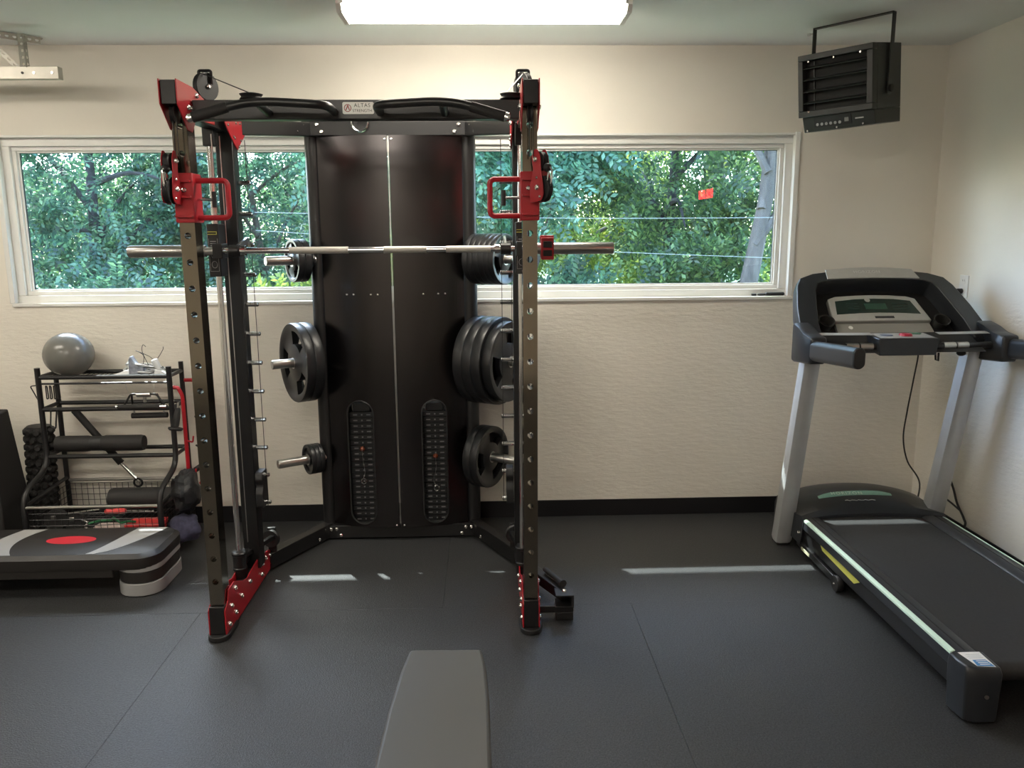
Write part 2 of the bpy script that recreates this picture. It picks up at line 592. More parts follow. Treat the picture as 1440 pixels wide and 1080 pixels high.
def holed_post(mb, x0, x1, y0, y1, z0, z1, hz, hr, n=12):
    xc = (x0 + x1) / 2
    edges = [z0] + [(hz[i] + hz[i + 1]) / 2 for i in range(len(hz) - 1)] + [z1]
    # corner indices walk the square in n steps
    for k, h in enumerate(hz):
        a, b = edges[k], edges[k + 1]
        sq, ci = [], []
        for i in range(n):
            t = 2 * math.pi * i / n + math.pi / 4
            c, s_ = math.cos(t), math.sin(t)
            m = max(abs(c), abs(s_))
            px = xc + (x1 - x0) / 2 * c / m
            pz = (h + (b - h) * s_ / m) if s_ > 0 else (h + (h - a) * s_ / m)
            sq.append((px, pz))
            ci.append((xc + hr * c, h + hr * s_))
        vs = [(p[0], y0, p[1]) for p in sq] + [(p[0], y0, p[1]) for p in ci] + [(p[0], y1, p[1]) for p in ci] + [(p[0], y1, p[1]) for p in sq]
        fs = []
        for i in range(n):
            j = (i + 1) % n
            for q in range(3):
                fs.append((q * n + i, q * n + j, (q + 1) * n + j, (q + 1) * n + i))
        mb.add(vs, fs)
    for x in (x0, x1):
        mb.add([(x, y0, z0), (x, y1, z0), (x, y1, z1), (x, y0, z1)], [(0, 1, 2, 3)])
    mb.add([(x0, y0, z1), (x1, y0, z1), (x1, y1, z1), (x0, y1, z1)], [(0, 1, 2, 3)])
    mb.add([(x0, y0, z0), (x1, y0, z0), (x1, y1, z0), (x0, y1, z0)], [(0, 3, 2, 1)])

RED_BASE = [(3.105, 0.018), (3.105, 0.125), (3.150, 0.150), (3.165, 0.190), (3.24, 0.194), (3.368, 0.140), (3.422, 0.128), (3.482, 0.136),
            (3.604, 0.145), (3.793, 0.112), (3.845, 0.078), (3.851, 0.012), (3.233, 0.012)]
PEG_Z = [0.41 + 0.1305 * k for k in range(12)]
pegm = MB().lathe([(0.005, 0.0), (0.0098, 0.003), (0.0098, 0.068)], (0, 0, 0), (-1, 0, 0), 10).mesh('lock_peg')
pegm.materials.append(M_CHROME)

for s in (-1, 1):
    X = XC + s * HW
    def sx(d): return X - s * d          # d metres towards the machine's centre
    def rng(a, b): return (min(a, b), max(a, b))
    # front post with its row of round holes
    pb = MB()
    holed_post(pb, X - .028, X + .028, 3.12, 3.195, 0.145, 2.135, [0.245 + 0.0985 * k for k in range(19)], 0.0125)
    part('front_post', pb, M_DKCHROME, rk, angle=50)
    # base tube, foot, plates
    part('base_tube', MB().prism([(X - .030, y, z) for y, z in ((3.105, .022), (3.105, .142), (3.165, .142), (3.19, .10), (3.84, .10), (3.84, .022))], (.060, 0, 0)), M_BLACK, rk, 0.003)
    fo = [(X + 0.046 * math.cos(R(a)), 3.125 + 0.048 * math.sin(R(a)), 0.0) for a in range(180, 361, 15)]
    fo = [(X - .046, 3.24, 0)] + fo + [(X + .046, 3.24, 0)]
    part('rubber_foot', MB().prism(fo, (0, 0, 0.022)), M_MATTE, rk, 0.004)
    for q in (-1, 1):
        xx = X + q * 0.0305
        gp = part('base_gusset', MB().prism([(xx, y, z) for y, z in RED_BASE], (q * 0.005, 0, 0)), M_RED, rk, 0.0015)
        for y, z in ((3.798, .081), (3.715, .10), (3.801, .039), (3.658, .095), (3.637, .051), (3.45, .10), (3.32, .093), (3.246, .163), (3.185, .112), (3.231, .06), (3.145, .05)):
            bolt(gp, (xx + q * .005, y, z), (q, 0, 0))
    # smith upright and lock pegs
    part('smith_upright', MB().bx(X - .036 - s * .012, X + .036 - s * .012, 3.59, 3.67, 0.10, 2.105), M_BLACK, rk, 0.004)
    xi = sx(0.048)
    for z in PEG_Z:
        shared('lock_peg', pegm, rk, (xi - s * 0.058, 3.628, z), rot=(0, 0, 0 if s < 0 else math.pi))
    part('lift_cable', MB().cyl((xi - s * .050, 3.60, .40), (xi - s * .050, 3.60, 2.02), .0016, n=6)
         .cyl((xi - s * .008, 3.575, 1.0), (xi - s * .008, 3.575, 2.02), .0014, n=6), M_CABLE, rk)
    # guide rod, its bushings and slack cables beside it
    xr = X - s * 0.018 if s > 0 else X - 0.018
    part('guide_rod', MB().cyl((xr, 3.50, 0.16), (xr, 3.50, 2.03), 0.0125, n=14), M_CHROME, rk)
    part('pulley_cable', MB().cyl((xr + .022, 3.46, 0.25), (xr + .022, 3.46, 2.03), .002, n=6).cyl((xr + .030, 3.54, .25), (xr + .030, 3.54, 2.03), .002, n=6), M_STEEL, rk)
    b = MB()
    b.lathe([(.020, 0.085), (.030, .087), (.030, .135), (.033, .138), (.033, .146), (.030, .150), (.030, .205), (.034, .208), (.034, .218), (.030, .222), (.016, .223)], (xr, 3.50, 0), (0, 0, 1), 20)
    part('lower_bushing', b, M_BLACK, rk)
    part('bushing_bracket', MB().bx(*rng(xr - .02, xr + .02), 3.52, 3.60, .145, .20).bar((xr, 3.50, .19), (sx(.06), 3.80, .175), .022, .022), M_BLACK, rk, .003)
    part('upper_bushing', MB().bx(xr - .022, xr + .022, 3.48, 3.53, 1.985, 2.075), M_BLACK, rk, .004)
    # top side rail, yoke with red cheeks, pulley, gusset
    part('top_side_rail', MB().bx(X - .028, X + .028, 3.18, 3.80, 2.052, 2.118), M_BLACK, rk, .003)
    yk = part('yoke', MB().prism([(X - .026, 3.035, 2.083), (X - .026, 3.035, 2.165), (X - .026, 3.10, 2.165), (X - .026, 3.10, 2.083)], (.052, 0, 0)), M_BLACK, rk, .002)
    YK = [(3.030, 2.168), (3.20, 2.166), (3.43, 2.118), (3.43, 2.06), (3.215, 2.055), (3.165, 2.00), (3.115, 2.005), (3.030, 2.083)]
    for q in (-1, 1):
        ck = part('yoke_cheek', MB().prism([(X + q * .0285, y, z) for y, z in YK], (q * .004, 0, 0)), M_RED, rk, .0012)
        for y, z in ((3.13, 2.085), (3.165, 2.085), (3.225, 2.14)):
            bolt(ck, (X + q * .0325, y, z), (q, 0, 0))
    part('yoke_pulley', MB().lathe([(.018, -.011), (.034, -.009), (.028, 0), (.034, .009), (.018, .011)], (X, 3.085, 2.055), (1, 0, 0), 20), M_MATTE, rk)
    tp = part('top_pulley', MB().lathe([(.016, -.014), (.054, -.012), (.046, 0), (.054, .012), (.016, .014)], (X - s * .01, 3.42, 2.205), (.86, .50 * s, 0), 28), M_MATTE, rk)
    part('pulley_bracket', MB().tube(fillet([(X - s * .01 - .024, 3.42, 2.11), (X - s * .01 - .024, 3.42, 2.266), (X - s * .01 + .024, 3.42, 2.266), (X - s * .01 + .024, 3.42, 2.215)], .008), .006, 6, sy=1.0), M_BLACK, rk)
    bolt(tp, (X - s * .01 - s * .86 * .014, 3.42 - .5 * .014, 2.205), (-s * .86, -.5, 0))
    GU = [(3.47, 2.095), (3.82, 2.125), (3.82, 2.085), (3.69, 2.010), (3.655, 1.985), (3.60, 2.01), (3.52, 2.06)]
    gs = part('top_gusset', MB().prism([(sx(.0485), y, z) for y, z in GU], (-s * .005, 0, 0)), M_RED, rk, .0015)
    for y, z in ((3.50, 2.09), (3.53, 2.075), (3.64, 2.095), (3.70, 2.10), (3.79, 2.105), (3.80, 2.085), (3.60, 2.035), (3.615, 2.03), (3.70, 2.03), (3.67, 2.00)):
        bolt(gs, (sx(.0535), y, z), (-s, 0, 0), small=True)
    # flat pulley on the cross beam and the cable to it
    px_ = XC + s * (0.395 if s < 0 else 0.575)
    part('flat_pulley', MB().lathe([(.020, 0), (.043, .004), (.036, .013), (.043, .022), (.020, .027)], (px_, 3.20, 2.119), (0, 0, 1), 24), M_MATTE, rk)
    part('top_cable', MB().cyl((X - s * .01, 3.40, 2.25), (px_ - s * .03, 3.20, 2.132), .0022, n=6), M_CABLE, rk)
    # angled arms to the tower, at floor and top
    ft = (XC + s * 0.395, 4.20)
    part('top_arm', MB().bar((sx(.03), 3.74, 2.090), (ft[0], ft[1], 2.136), .05, .066), M_BLACK, rk, .003)
    part('base_arm', MB().bar((sx(.02), 3.80, .050), (ft[0], ft[1] + .03, .050), .052, .075), M_BLACK, rk, .003)
    for dx, dy, dz in ((.06, -.10, -.018), (.035, -.055, .018)):
        for zz, k in ((2.13, 1), (.05, 1)):
            bolt(rk, (ft[0] + s * dx * .8 - s * .012, ft[1] + dy - .012 - (.0 if zz > 1 else -.03), zz + dz), (-s * .55, -.83, 0))
    # pulley at the base
    part('base_pulley', MB().lathe([(.012, -.012), (.043, -.010), (.036, 0), (.043, .010), (.012, .012)], (sx(.045), 3.80, .165), (s * .25, -1, 0), 24), M_MATTE, rk)
    bolt(rk, (sx(.045), 3.785, .165), (0, -1, 0))
    part('pulley_mount', MB().bx(*rng(sx(.025), sx(.065)), 3.812, 3.83, .09, .215), M_BLACK, rk, .002)
    # safety stop hung on the lower pegs
    part('safety_stop', MB().prism([(xi - s * .004, y, z) for y, z in fillet([(3.57, .40), (3.57, .47), (3.59, .50), (3.57, .53), (3.585, .565), (3.66, .565), (3.66, .40)], .012, 4, True)], (-s * .034, 0, 0)), M_MATTE, rk, .003)
    # smith carriage on the rod
    cb = part('smith_carriage', MB().bx(xr - .024, xr + .026, 3.455, 3.545, 1.455, 1.672), M_BLACK, rk, .004)
    dec = MB()
    yf = 3.4545
    def dbx(a, b, c, d): dec.bx(xr + a, xr + b, yf - .0006, yf, c, d)
    dbx(-.018, -.0168, 1.478, 1.612); dbx(.0178, .019, 1.478, 1.612); dbx(-.018, .019, 1.477, 1.4782)
    for zc in (1.505, 1.545):
        dec.tube([(xr + .001 + .011 * math.cos(R(a)), yf - .0003, zc + .014 * math.sin(R(a))) for a in range(0, 360, 24)], .0009, 4, True)
    for k in range(4):
        dbx(-.012, .012, 1.572 + k * .009, 1.575 + k * .009)
    part('label_print', dec, M_STEPG, cb)
    part('label_stripe', MB().bx(xr - .019, xr + .018, yf - .0006, yf, 1.638, 1.641).bx(xr - .019, xr + .018, yf - .0006, yf, 1.628, 1.631).bx(xr + .0155, xr + .018, yf - .0006, yf, 1.631, 1.638), M_YELLOW, cb)

    # adjustable pulley carriage on the front post
    cr = part('pulley_carriage', MB().bx(X - .036, X + .036, 3.108, 3.205, 1.672, 1.852), M_RED, rk, .004)
    for zz in (1.695, 1.765, 1.822):
        part('carriage_rib', MB().bx(X - .030, X + .030, 3.088, 3.109, zz - .004, zz + .004), M_RED, cr, .001)
    bolt(cr, (X - s * .005, 3.108, 1.79), (0, -1, 0))
    hp = fillet([(sx(.034), 3.15, 1.826), (sx(.150), 3.15, 1.826), (sx(.150), 3.15, 1.690), (sx(.034), 3.15, 1.690)], .022, 6)
    part('carriage_handle', MB().tube(hp, .0105, 10), M_RED, cr)
    pin = part('pop_pin', MB().cyl((sx(.034), 3.15, 1.757), (sx(.095), 3.15, 1.757), .0055, n=10), M_CHROME, cr)
    part('pin_grip', MB().cyl((sx(.098), 3.15, 1.728), (sx(.098), 3.15, 1.786), .0085, n=12), M_MATTE, pin)
    # swivelling pulley head: two cheeks and two wheels
    ang = R(-3 if s < 0 else 38)
    oo = Vector((X + s * .012, 3.085, 0))
    wd = Vector((math.cos(ang), math.sin(ang), 0))        # wheel axis
    ld = Vector((math.sin(ang), -math.cos(ang), 0)) * 1.0  # outwards from the post
    CH = [(-.010, 1.735), (.052, 1.742), (.064, 1.765), (.060, 1.80), (.050, 1.85), (.046, 1.90), (.030, 1.928), (.012, 1.925), (.000, 1.90), (.008, 1.85), (-.010, 1.80)]
    org = oo + wd * (s * .012)
    for q in (-1, 1):
        c0 = org + wd * (q * .018)
        ch = part('swivel_cheek', MB().prism([c0 + ld * p.x + ZV * p.y for p in fillet([(a, z, 0) for a, z in CH], .008, 3, True)], wd * (q * .004)), M_RED, cr, .0012)
        for a, z in ((.024, 1.89), (.034, 1.79), (.046, 1.757), (.030, 1.825)):
            bolt(ch, c0 + wd * (q * .004) + ld * a + ZV * z, wd * q, small=(z == 1.757 or z == 1.825))
    for a, z, r in ((.022, 1.885, .034), (.034, 1.785, .048)):
        part('swivel_wheel', MB().lathe([(.010, -.013), (r, -.011), (r * .85, 0), (r, .011), (.010, .013)], org + ld * a + ZV * z, wd, 24), M_MATTE, cr)
    cp = org + ld * .062 + ZV * 1.86
    part('cable_stop', MB().sphere(cp, .016, 14, 10), M_MATTE, cr)
    ca = [cp + ld * .012 + ZV * .004, cp + ld * .026 - ZV * .01, cp + ld * .020 - ZV * .062, cp + ld * .002 - ZV * .075, cp - ld * .004 - ZV * .05]
    part('carabiner', MB().tube(fillet(ca, .012, 4, True), .0034, 8, True), M_CHROME, cr)
    part('front_cable', MB().cyl((X - .004, 3.072, 1.90), (X - .004, 3.072, 2.06), .0025, n=6).cyl((X + .010, 3.068, 1.90), (X + .010, 3.068, 2.06), .0018, n=6), M_CABLE, rk)

# front cross beam with pull-up grips and name plate
cbm = part('cross_beam', MB().bx(XC - HW + .036, XC + HW - .036, 3.168, 3.225, 2.047, 2.117), M_BLACK, rk, .003)
for s in (-1, 1):
    gp = [(XC + s * .085, 3.17, 2.072), (XC + s * .085, 3.03, 2.078), (XC + s * .30, 3.02, 2.088), (XC + s * .385, 3.00, 2.078), (XC + s * .545, 2.985, 2.030)]
    gr = part('pull_up_grip', MB().tube(fillet(gp, .055, 7), .0155, 12), M_BLACK, rk)
    part('grip_sleeve', MB().tube([Vector(gp[3]) * .75 + Vector(gp[4]) * .25, Vector(gp[4])], .0185, 14), M_FOAM, gr)
    d = (Vector(gp[4]) - Vector(gp[3])).normalized()
    part('grip_end_cap', MB().lathe([(.016, 0), (.0165, .012), (.012, .018)], Vector(gp[4]), d, 14), M_CHROME, gr)
    part('grip_stub', MB().cyl((XC + s * .325, 3.02, 2.082), (XC + s * .325, 3.17, 2.068), .015, n=12), M_BLACK, gr)
M_NPL = mat('name plate metal', (.42, .41, .39), .42, metal=.6)
npl = part('name_plate', MB().prism([(a, 3.1655, b) for a, b in rrect(-.510 - .006, -.400, 2.065, 2.108, .006)], (0, .003, 0)), M_NPL, cbm, .0006)
em = MB().tube([(-.497 + .0125 * math.cos(R(a)), 3.1648, 2.0865 + .0125 * math.sin(R(a))) for a in range(0, 360, 20)], .0016, 5, True)
em.prism([(-.5055, 3.1645, 2.079), (-.4975, 3.1645, 2.097), (-.4945, 3.1645, 2.097), (-.4885, 3.1645, 2.079), (-.4925, 3.1645, 2.079), (-.4965, 3.1645, 2.090), (-.5010, 3.1645, 2.079)], (0, .001, 0))
part('emblem', em, mat('emblem red brown', (0.22, 0.03, 0.03), 0.4), npl)
text_part('lettering', 'ALTAS', .019, M_BLACK, npl, (-.443, 3.1645, 2.0955), R(90), spacing=1.15)
text_part('lettering', 'STRENGTH', .0145, M_BLACK, npl, (-.443, 3.1645, 2.0765), R(90))

# tower at the back
PX = 0.388
part('tower_top_beam', MB().bx(XC - PX - .035, XC + PX + .035, 4.175, 4.235, 2.103, 2.172), M_BLACK, rk, .003)
part('tower_base_beam', MB().bx(XC - PX - .03, XC + PX + .03, 4.19, 4.25, .008, .078), M_BLACK, rk, .003)
part('tower_foot', MB().bx(XC - .3, XC + .3, 4.25, 4.42, 0, .05), M_BLACK, rk, .003)
for s in (-1, 1):
    part('tower_pipe', MB().cyl((XC + s * PX, 4.255, .0), (XC + s * PX, 4.255, 2.165), .040, n=28), M_BLACK, rk)
    part('tower_rear_post', MB().bx(XC + s * .30 - .03, XC + s * .30 + .03, 4.36, 4.42, .0, 2.12), M_BLACK, rk, .003)
    for zz in (2.137, .043):
        for dx, dz in ((.0, .018), (.022, -.016), (-.045, .018) if zz > 1 else (-.03, .018)):
            bolt(rk, (XC + s * (PX - .04 - dx), 4.175 if zz > 1 else 4.19, zz + dz), (0, -1, 0))
# curved door panels with a slot each
def panel(mb, xa, xb, z0, z1, sx0, sx1, sz0, sz1, th=0.003):
    xs_ = [xa + (sx0 - xa) * k / 6 for k in range(7)] + [sx0 + (sx1 - sx0) * k / 12 for k in range(1, 13)] + [sx1 + (xb - sx1) * k / 6 for k in range(1, 7)]
    def yy(x):
        return 4.215 - .058 * (1 - ((x - XC) / (PX - .03)) ** 2)
    r = (sx1 - sx0) / 2
    cx = (sx0 + sx1) / 2
    def top(x): return sz1 - r + math.sqrt(max(0, r * r - (x - cx) ** 2))
    def bot(x): return sz0 + r - math.sqrt(max(0, r * r - (x - cx) ** 2))
    for i in range(len(xs_) - 1):
        p, q = xs_[i], xs_[i + 1]
        spans = [((z0, z0), (z1, z1))]
        if p >= sx0 - 1e-6 and q <= sx1 + 1e-6:
            spans = [((z0, z0), (bot(p), bot(q))), ((top(p), top(q)), (z1, z1))]
        for (a0, a1), (b0, b1) in spans:
            mb.hexa([(p, yy(p), a0), (q, yy(q), a1), (q, yy(q) + th, a1), (p, yy(p) + th, a0)], [(p, yy(p), b0), (q, yy(q), b1), (q, yy(q) + th, b1), (p, yy(p) + th, b0)])
    return yy
SLOT = {-1: (-.727, -.590), 1: (-.336, -.207)}
for s in (-1, 1):
    pb = MB()
    a, b = SLOT[s]
    if s < 0:
        yy = panel(pb, XC - PX + .028, XC - .006, .076, 2.104, a, b, .093, .768)
    else:
        yy = panel(pb, XC + .004, XC + PX - .028, .076, 2.104, a, b, .093, .768)
    me = pb.mesh('door_panel', OFF[rk], 60)
    bm = bmesh.new(); bm.from_mesh(me)
    bmesh.ops.remove_doubles(bm, verts=bm.verts, dist=1e-5)
    bm.to_mesh(me); bm.free()
    dp = place('door_panel', me, M_PANEL, rk)
    OFF[dp] = OFF[rk]
    xx = XC + s * .016
    for z in (2.085,):
        bolt(dp, (xx, yy(xx), z), (0, -1, 0), small=True)
    xx = XC + s * .02
    bolt(dp, (xx, yy(xx), .088), (0, -1, 0), small=True)
    for xx in ((-.70, -.665, -.575, -.54) if s < 0 else (-.31, -.235, -.20)):
        bolt(dp, (xx, yy(xx) + .002, 1.322), (0, -1, 0), small=True, name='rivet')
    # slot rim
    cx, r = (a + b) / 2, (b - a) / 2
    loop = [(cx + r * math.cos(R(t)), 0, .768 - r + r * math.sin(R(t))) for t in range(0, 181, 15)] + [(cx + r * math.cos(R(t)), 0, .093 + r + r * math.sin(R(t))) for t in range(180, 361, 15)]
    part('slot_rim', MB().tube([(x, yy(x) + .001, z) for x, _, z in loop], .0045, 6, True), M_MATTE, dp)
    # weight stack behind the slot
    st = part('weight_stack', MB().bx(cx - .07, cx + .07, 4.23, 4.32, .05, .085), M_BLACK, rk, .002)
    plm = MB().bx(-.066, .066, -.045, .045, .001, .0285).mesh('stack_plate')
    plm.materials.append(M_PLATE)
    mk = MB().bx(-.046, -.024, -.0456, -.045, .011, .017).bx(.024, .046, -.0456, -.045, .011, .017).bx(-.004, .004, -.0456, -.045, .010, .018).mesh('number_print')
    mk.materials.append(mat('plate print grey', (0.22, 0.22, 0.22), 0.5))
    for k in range(20):
        z = .088 + k * .0305
        shared('stack_plate', plm, st, (cx, 4.275, z))
        shared('number_print', mk, st, (cx, 4.275, z))
    part('stack_head', MB().bx(cx - .045, cx + .045, 4.225, 4.32, .700, .745), M_BLACK, st, .003)
    part('stack_guide_rod', MB().cyl((cx - .05, 4.28, .08), (cx - .05, 4.28, 1.9), .008, n=10).cyl((cx + .05, 4.28, .08), (cx + .05, 4.28, 1.9), .008, n=10), M_STEEL, st)
    zp = .455 if s > 0 else .50
    sp = part('selector_pin', MB().lathe([(.006, .05), (.006, .012), (.012, .010), (.014, 0), (.010, -.010), (.004, -.014)], (cx, 4.205, zp), (0, 1, 0), 14), M_ORANGE, st)
    part('pin_lanyard', MB().tube(smooth_path([(cx, 4.19, zp), (cx + .004, 4.186, zp - .06), (cx - s * .012, 4.186, zp - .12), (cx - s * .002, 4.188, zp - .155)]), .0013, 5), M_STEEL, sp)
    part('lanyard_ring', MB().tube([(cx + .004 + .013 * math.cos(R(t)), 4.186, zp - .172 + .015 * math.sin(R(t))) for t in range(0, 360, 24)], .002, 6, True), M_CHROME, sp)
part('door_edge_strip', MB().bx(XC - .0035, XC + .0015, 4.155, 4.162, .10, 2.10), M_ALU, rk, .001)
part('hanging_ring', MB().tube([(-.597 + .040 * math.cos(R(a)), 4.16, 2.163 + .042 * math.sin(R(a))) for a in range(170, 371, 12)], .0055, 8), M_CHROME, rk)
part('ring_block', MB().bx(-.61, -.56, 4.15, 4.20, 2.172, 2.20), M_BLACK, rk, .002)

# plate pegs on the tower
PEGD = {}
PEG_H = {'up': 1.497, 'mid': .977, 'low': .455}
for s in (-1, 1):
    d = Vector((s * .839, -.545, 0))
    B = Vector((XC + s * (PX + .012), 4.235, 0))
    for k, z in PEG_H.items():
        p0 = B + ZV * z
        pg = part('plate_peg', MB().lathe([(.0235, 0.0), (.0235, .252), (.021, .258), (.010, .258)], p0, d, 20), M_STEEL, rk)
        part('peg_flange', MB().lathe([(.012, .012), (.036, .012), (.036, .022), (.012, .022)], p0, d, 20), M_BLACK, pg)
        PEGD[(s, k)] = (p0, d)

# landmine arm at the foot beside the treadmill side
lm = part('landmine_arm', MB().bar((XC + HW + .03, 3.50, .095), (.335, 3.245, .095), .048, .048), M_BLACK, rk, .003)
part('landmine_channel', MB().bx(.285, .362, 3.185, 3.265, .115, .122).bx(.285, .362, 3.185, 3.265, .066, .073).bx(.352, .362, 3.185, 3.265, .073, .115), M_BLACK, lm, .0012)
bolt(lm, (.325, 3.225, .122), (0, 0, 1))
part('landmine_cross_tube', MB().bx(XC + HW + .036, .363, 3.205, 3.235, .036, .066), M_BLACK, lm, .003)
part('landmine_foot', MB().bx(.288, .362, 3.205, 3.262, .0, .036), M_MATTE, lm, .003)
part('landmine_peg', MB().cyl((.258, 3.43, .137), (.322, 3.275, .137), .012, n=12).cyl((.317, 3.287, .137), (.324, 3.270, .137), .017, n=12), M_MATTE, lm)

# ---- barbell riding on the carriages
BZ, BY = 1.562, 3.40
bar = thing('barbell', (XC, BY, BZ), 'long chrome barbell held by the smith machine carriages across the tower', 'barbell')
part('shaft', MB().cyl((-1.08, BY, BZ), (.13, BY, BZ), .0125, n=18), M_CHROME, bar)
for a, b in ((-.795, -.555), (-.36 - .05, -.235), (-.155, .03)):
    part('knurling', MB().cyl((a, BY, BZ), (b, BY, BZ), .0142, n=18), mat('knurled steel', (.62, .60, .56), .5, metal=.8, bump=.6, bscale=900), bar)
for s in (-1, 1):
    x0, x1 = (XC + s * (HW + .032), (-1.445 if s < 0 else .540))
    part('sleeve', MB().lathe([(.010, 0), (.0235, 0), (.0245, .006), (.0245, abs(x1 - x0) - .006), (.022, abs(x1 - x0)), (.008, abs(x1 - x0))], (x0, BY, BZ), (s, 0, 0), 24), M_STEEL, bar)
    part('sleeve_core', MB().cyl((XC + s * (HW - .03), BY, BZ), (x0, BY, BZ), .016, n=16), M_STEEL, bar)
    hx = XC + s * (HW - .085)
    hk = part('lock_hook', MB().lathe([(.014, -.022), (.024, -.020), (.024, .020), (.014, .022)], (hx, BY, BZ), (1, 0, 0), 20), M_BLACK, bar)
    part('hook_claw', MB().prism([(hx - .006, y, z) for y, z in fillet([(BY + .005, BZ + .015), (BY + .19, BZ + .055), (BY + .225, BZ + .025), (BY + .222, BZ + .010), (BY + .19, BZ + .030), (BY + .01, BZ - .018)], .006, 3, True)], (.012, 0, 0)), M_STEEL, hk, .0015)
    part('hook_collar', MB().lathe([(.013, -.010), (.020, -.010), (.020, .010), (.013, .010)], (hx - s * .035, BY, BZ), (1, 0, 0), 20), M_CHROME, bar)
    part('carriage_link', MB().bx(XC + s * (HW - .02) - .02, XC + s * (HW - .02) + .02, BY - .02, 3.456, BZ - .03, BZ + .03), M_BLACK, bar, .003)

cx0 = .262
cl = thing('barbell_clamp', (cx0, BY, BZ), 'red plastic clamp collar closed around the barbell end next to the window', 'barbell clamp')
part('clamp_ring', MB().lathe([(.0255, -.026), (.040, -.026), (.040, .026), (.0255, .026)], (cx0, BY, BZ), (1, 0, 0), 24, True), M_RED, cl, .002)
part('clamp_lever', MB().bx(cx0 - .028, cx0 + .028, BY - .025, BY + .025, BZ + .038, BZ + .053).bx(cx0 - .026, cx0 + .026, BY - .048, BY - .036, BZ - .045, BZ + .045), M_RED, cl, .003)
part('clamp_pad', MB().bx(cx0 - .018, cx0 + .018, BY - .053, BY - .047, BZ + .004, BZ + .030).bx(cx0 - .018, cx0 + .018, BY - .053, BY - .047, BZ - .030, BZ - .006), M_MATTE, cl, .002)

# ---- weight plates: a polar mesh with three real grip openings
def plate_mesh(rad, th, name, grips=True):
    n = 60
    rr = [.0255, .20 * rad + .022, .47 * rad, .80 * rad, .87 * rad, .985 * rad, rad]
    hh = [th * .50, th * .46, th * .30, th * .30, th * .50, th * .50, th * .36]
    vs, fs, idx = [], [], {}
    def vid(i, k, sd):
        key = (i, k % n, sd)
        if key not in idx:
            a = 2 * math.pi * (k % n) / n
            r = rr[i]
            idx[key] = len(vs)
            vs.append((r * math.cos(a), r * math.sin(a), sd * hh[i]))
        return idx[key]
    def hole(i, k):
        return grips and i == 2 and (k % 20) < 10
    for i in range(len(rr) - 1):
        for k in range(n):
            if hole(i, k):
                continue
            fs.append((vid(i, k, 1), vid(i + 1, k, 1), vid(i + 1, k + 1, 1), vid(i, k + 1, 1)))
            fs.append((vid(i, k, -1), vid(i, k + 1, -1), vid(i + 1, k + 1, -1), vid(i + 1, k, -1)))
    L = len(rr) - 1
    for k in range(n):
        fs.append((vid(L, k, 1), vid(L, k, -1), vid(L, k + 1, -1), vid(L, k + 1, 1)))
        fs.append((vid(0, k, 1), vid(0, k + 1, 1), vid(0, k + 1, -1), vid(0, k, -1)))
        if hole(2, k):
            fs.append((vid(2, k, 1), vid(2, k + 1, 1), vid(2, k + 1, -1), vid(2, k, -1)))
            fs.append((vid(3, k, 1), vid(3, k, -1), vid(3, k + 1, -1), vid(3, k + 1, 1)))
            if not hole(2, k - 1):
                fs.append((vid(2, k, 1), vid(2, k, -1), vid(3, k, -1), vid(3, k, 1)))
            if not hole(2, k + 1):
                fs.append((vid(2, k + 1, 1), vid(3, k + 1, 1), vid(3, k + 1, -1), vid(2, k + 1, -1)))
    mb = MB()
    mb.add(vs, fs)
    me = mb.mesh(name, angle=40)
    me.materials.append(M_PLATE)
    return me
RINGM = MB().lathe([(.0242, -.5), (.0300, -.5), (.0300, .5), (.0242, .5)], (0, 0, 0), (0, 0, 1), 24, True).mesh('bore_ring')
RINGM.materials.append(M_STEEL)
PM = {}
def weight_plate(key, dist, rad, th, label, spin, group):
    k2 = (rad, th)
    if k2 not in PM:
        PM[k2] = plate_mesh(rad, th, 'weight_plate')
    p0, d = PEGD[key]
    o = bpy.data.objects.new('weight_plate', PM[k2])
    COL.objects.link(o)
    u, v, w = basis(d)
    m = Matrix((u, w.cross(u), w)).transposed().to_4x4() @ Matrix.Rotation(spin, 4, 'Z')
    # hangs on the peg: bore top touches the peg
    m.translation = p0 + d * dist - ZV * .0008
    o.matrix_world = m
    tag(o, label, 'weight plate', group)
    rg = bpy.data.objects.new('bore_ring', RINGM)
    COL.objects.link(rg)
    rg.parent = o
    rg.scale = (1, 1, th * 1.02)
    return o
SIDE = {-1: 'storage cart', 1: 'treadmill'}
def row(key, dims, start, lab, group):
    d = start
    n = len(dims)
    for i, (r_, t_) in enumerate(dims):
        d += t_ / 2 + .0006
        words = ('outermost' if i == n - 1 else 'innermost' if i == 0 else ('%s' % ('first', 'second', 'third', 'fourth', 'fifth', 'sixth', 'seventh')[i]))
        weight_plate(key, d, r_, t_, '%s, %s on %s peg, %s side' % (lab, words, {'up': 'top', 'mid': 'middle', 'low': 'bottom'}[key[1]], SIDE[key[0]]), .6 + i * 1.1, group)
        d += t_ / 2 + .0006
row((-1, 'up'), [(.108, .034), (.108, .034)], .055, 'small black weight plate', 'small plates on the cart side top peg')
row((-1, 'mid'), [(.205, .047), (.205, .047)], .052, 'large black weight plate', 'large plates on the cart side middle peg')
row((-1, 'low'), [(.080, .022), (.080, .022), (.080, .022)], .030, 'tiny black weight plate', 'tiny plates on the cart side bottom peg')
row((1, 'up'), [(.128, .030)] * 6, .024, 'medium black weight plate', 'plates on the treadmill side top peg')
row((1, 'mid'), [(.228, .053), (.228, .053), (.228, .053), (.208, .050)], .023, 'large black weight plate', 'large plates on the treadmill side middle peg')
row((1, 'low'), [(.165, .042), (.165, .042)], .030, 'black weight plate', 'plates on the treadmill side bottom peg')

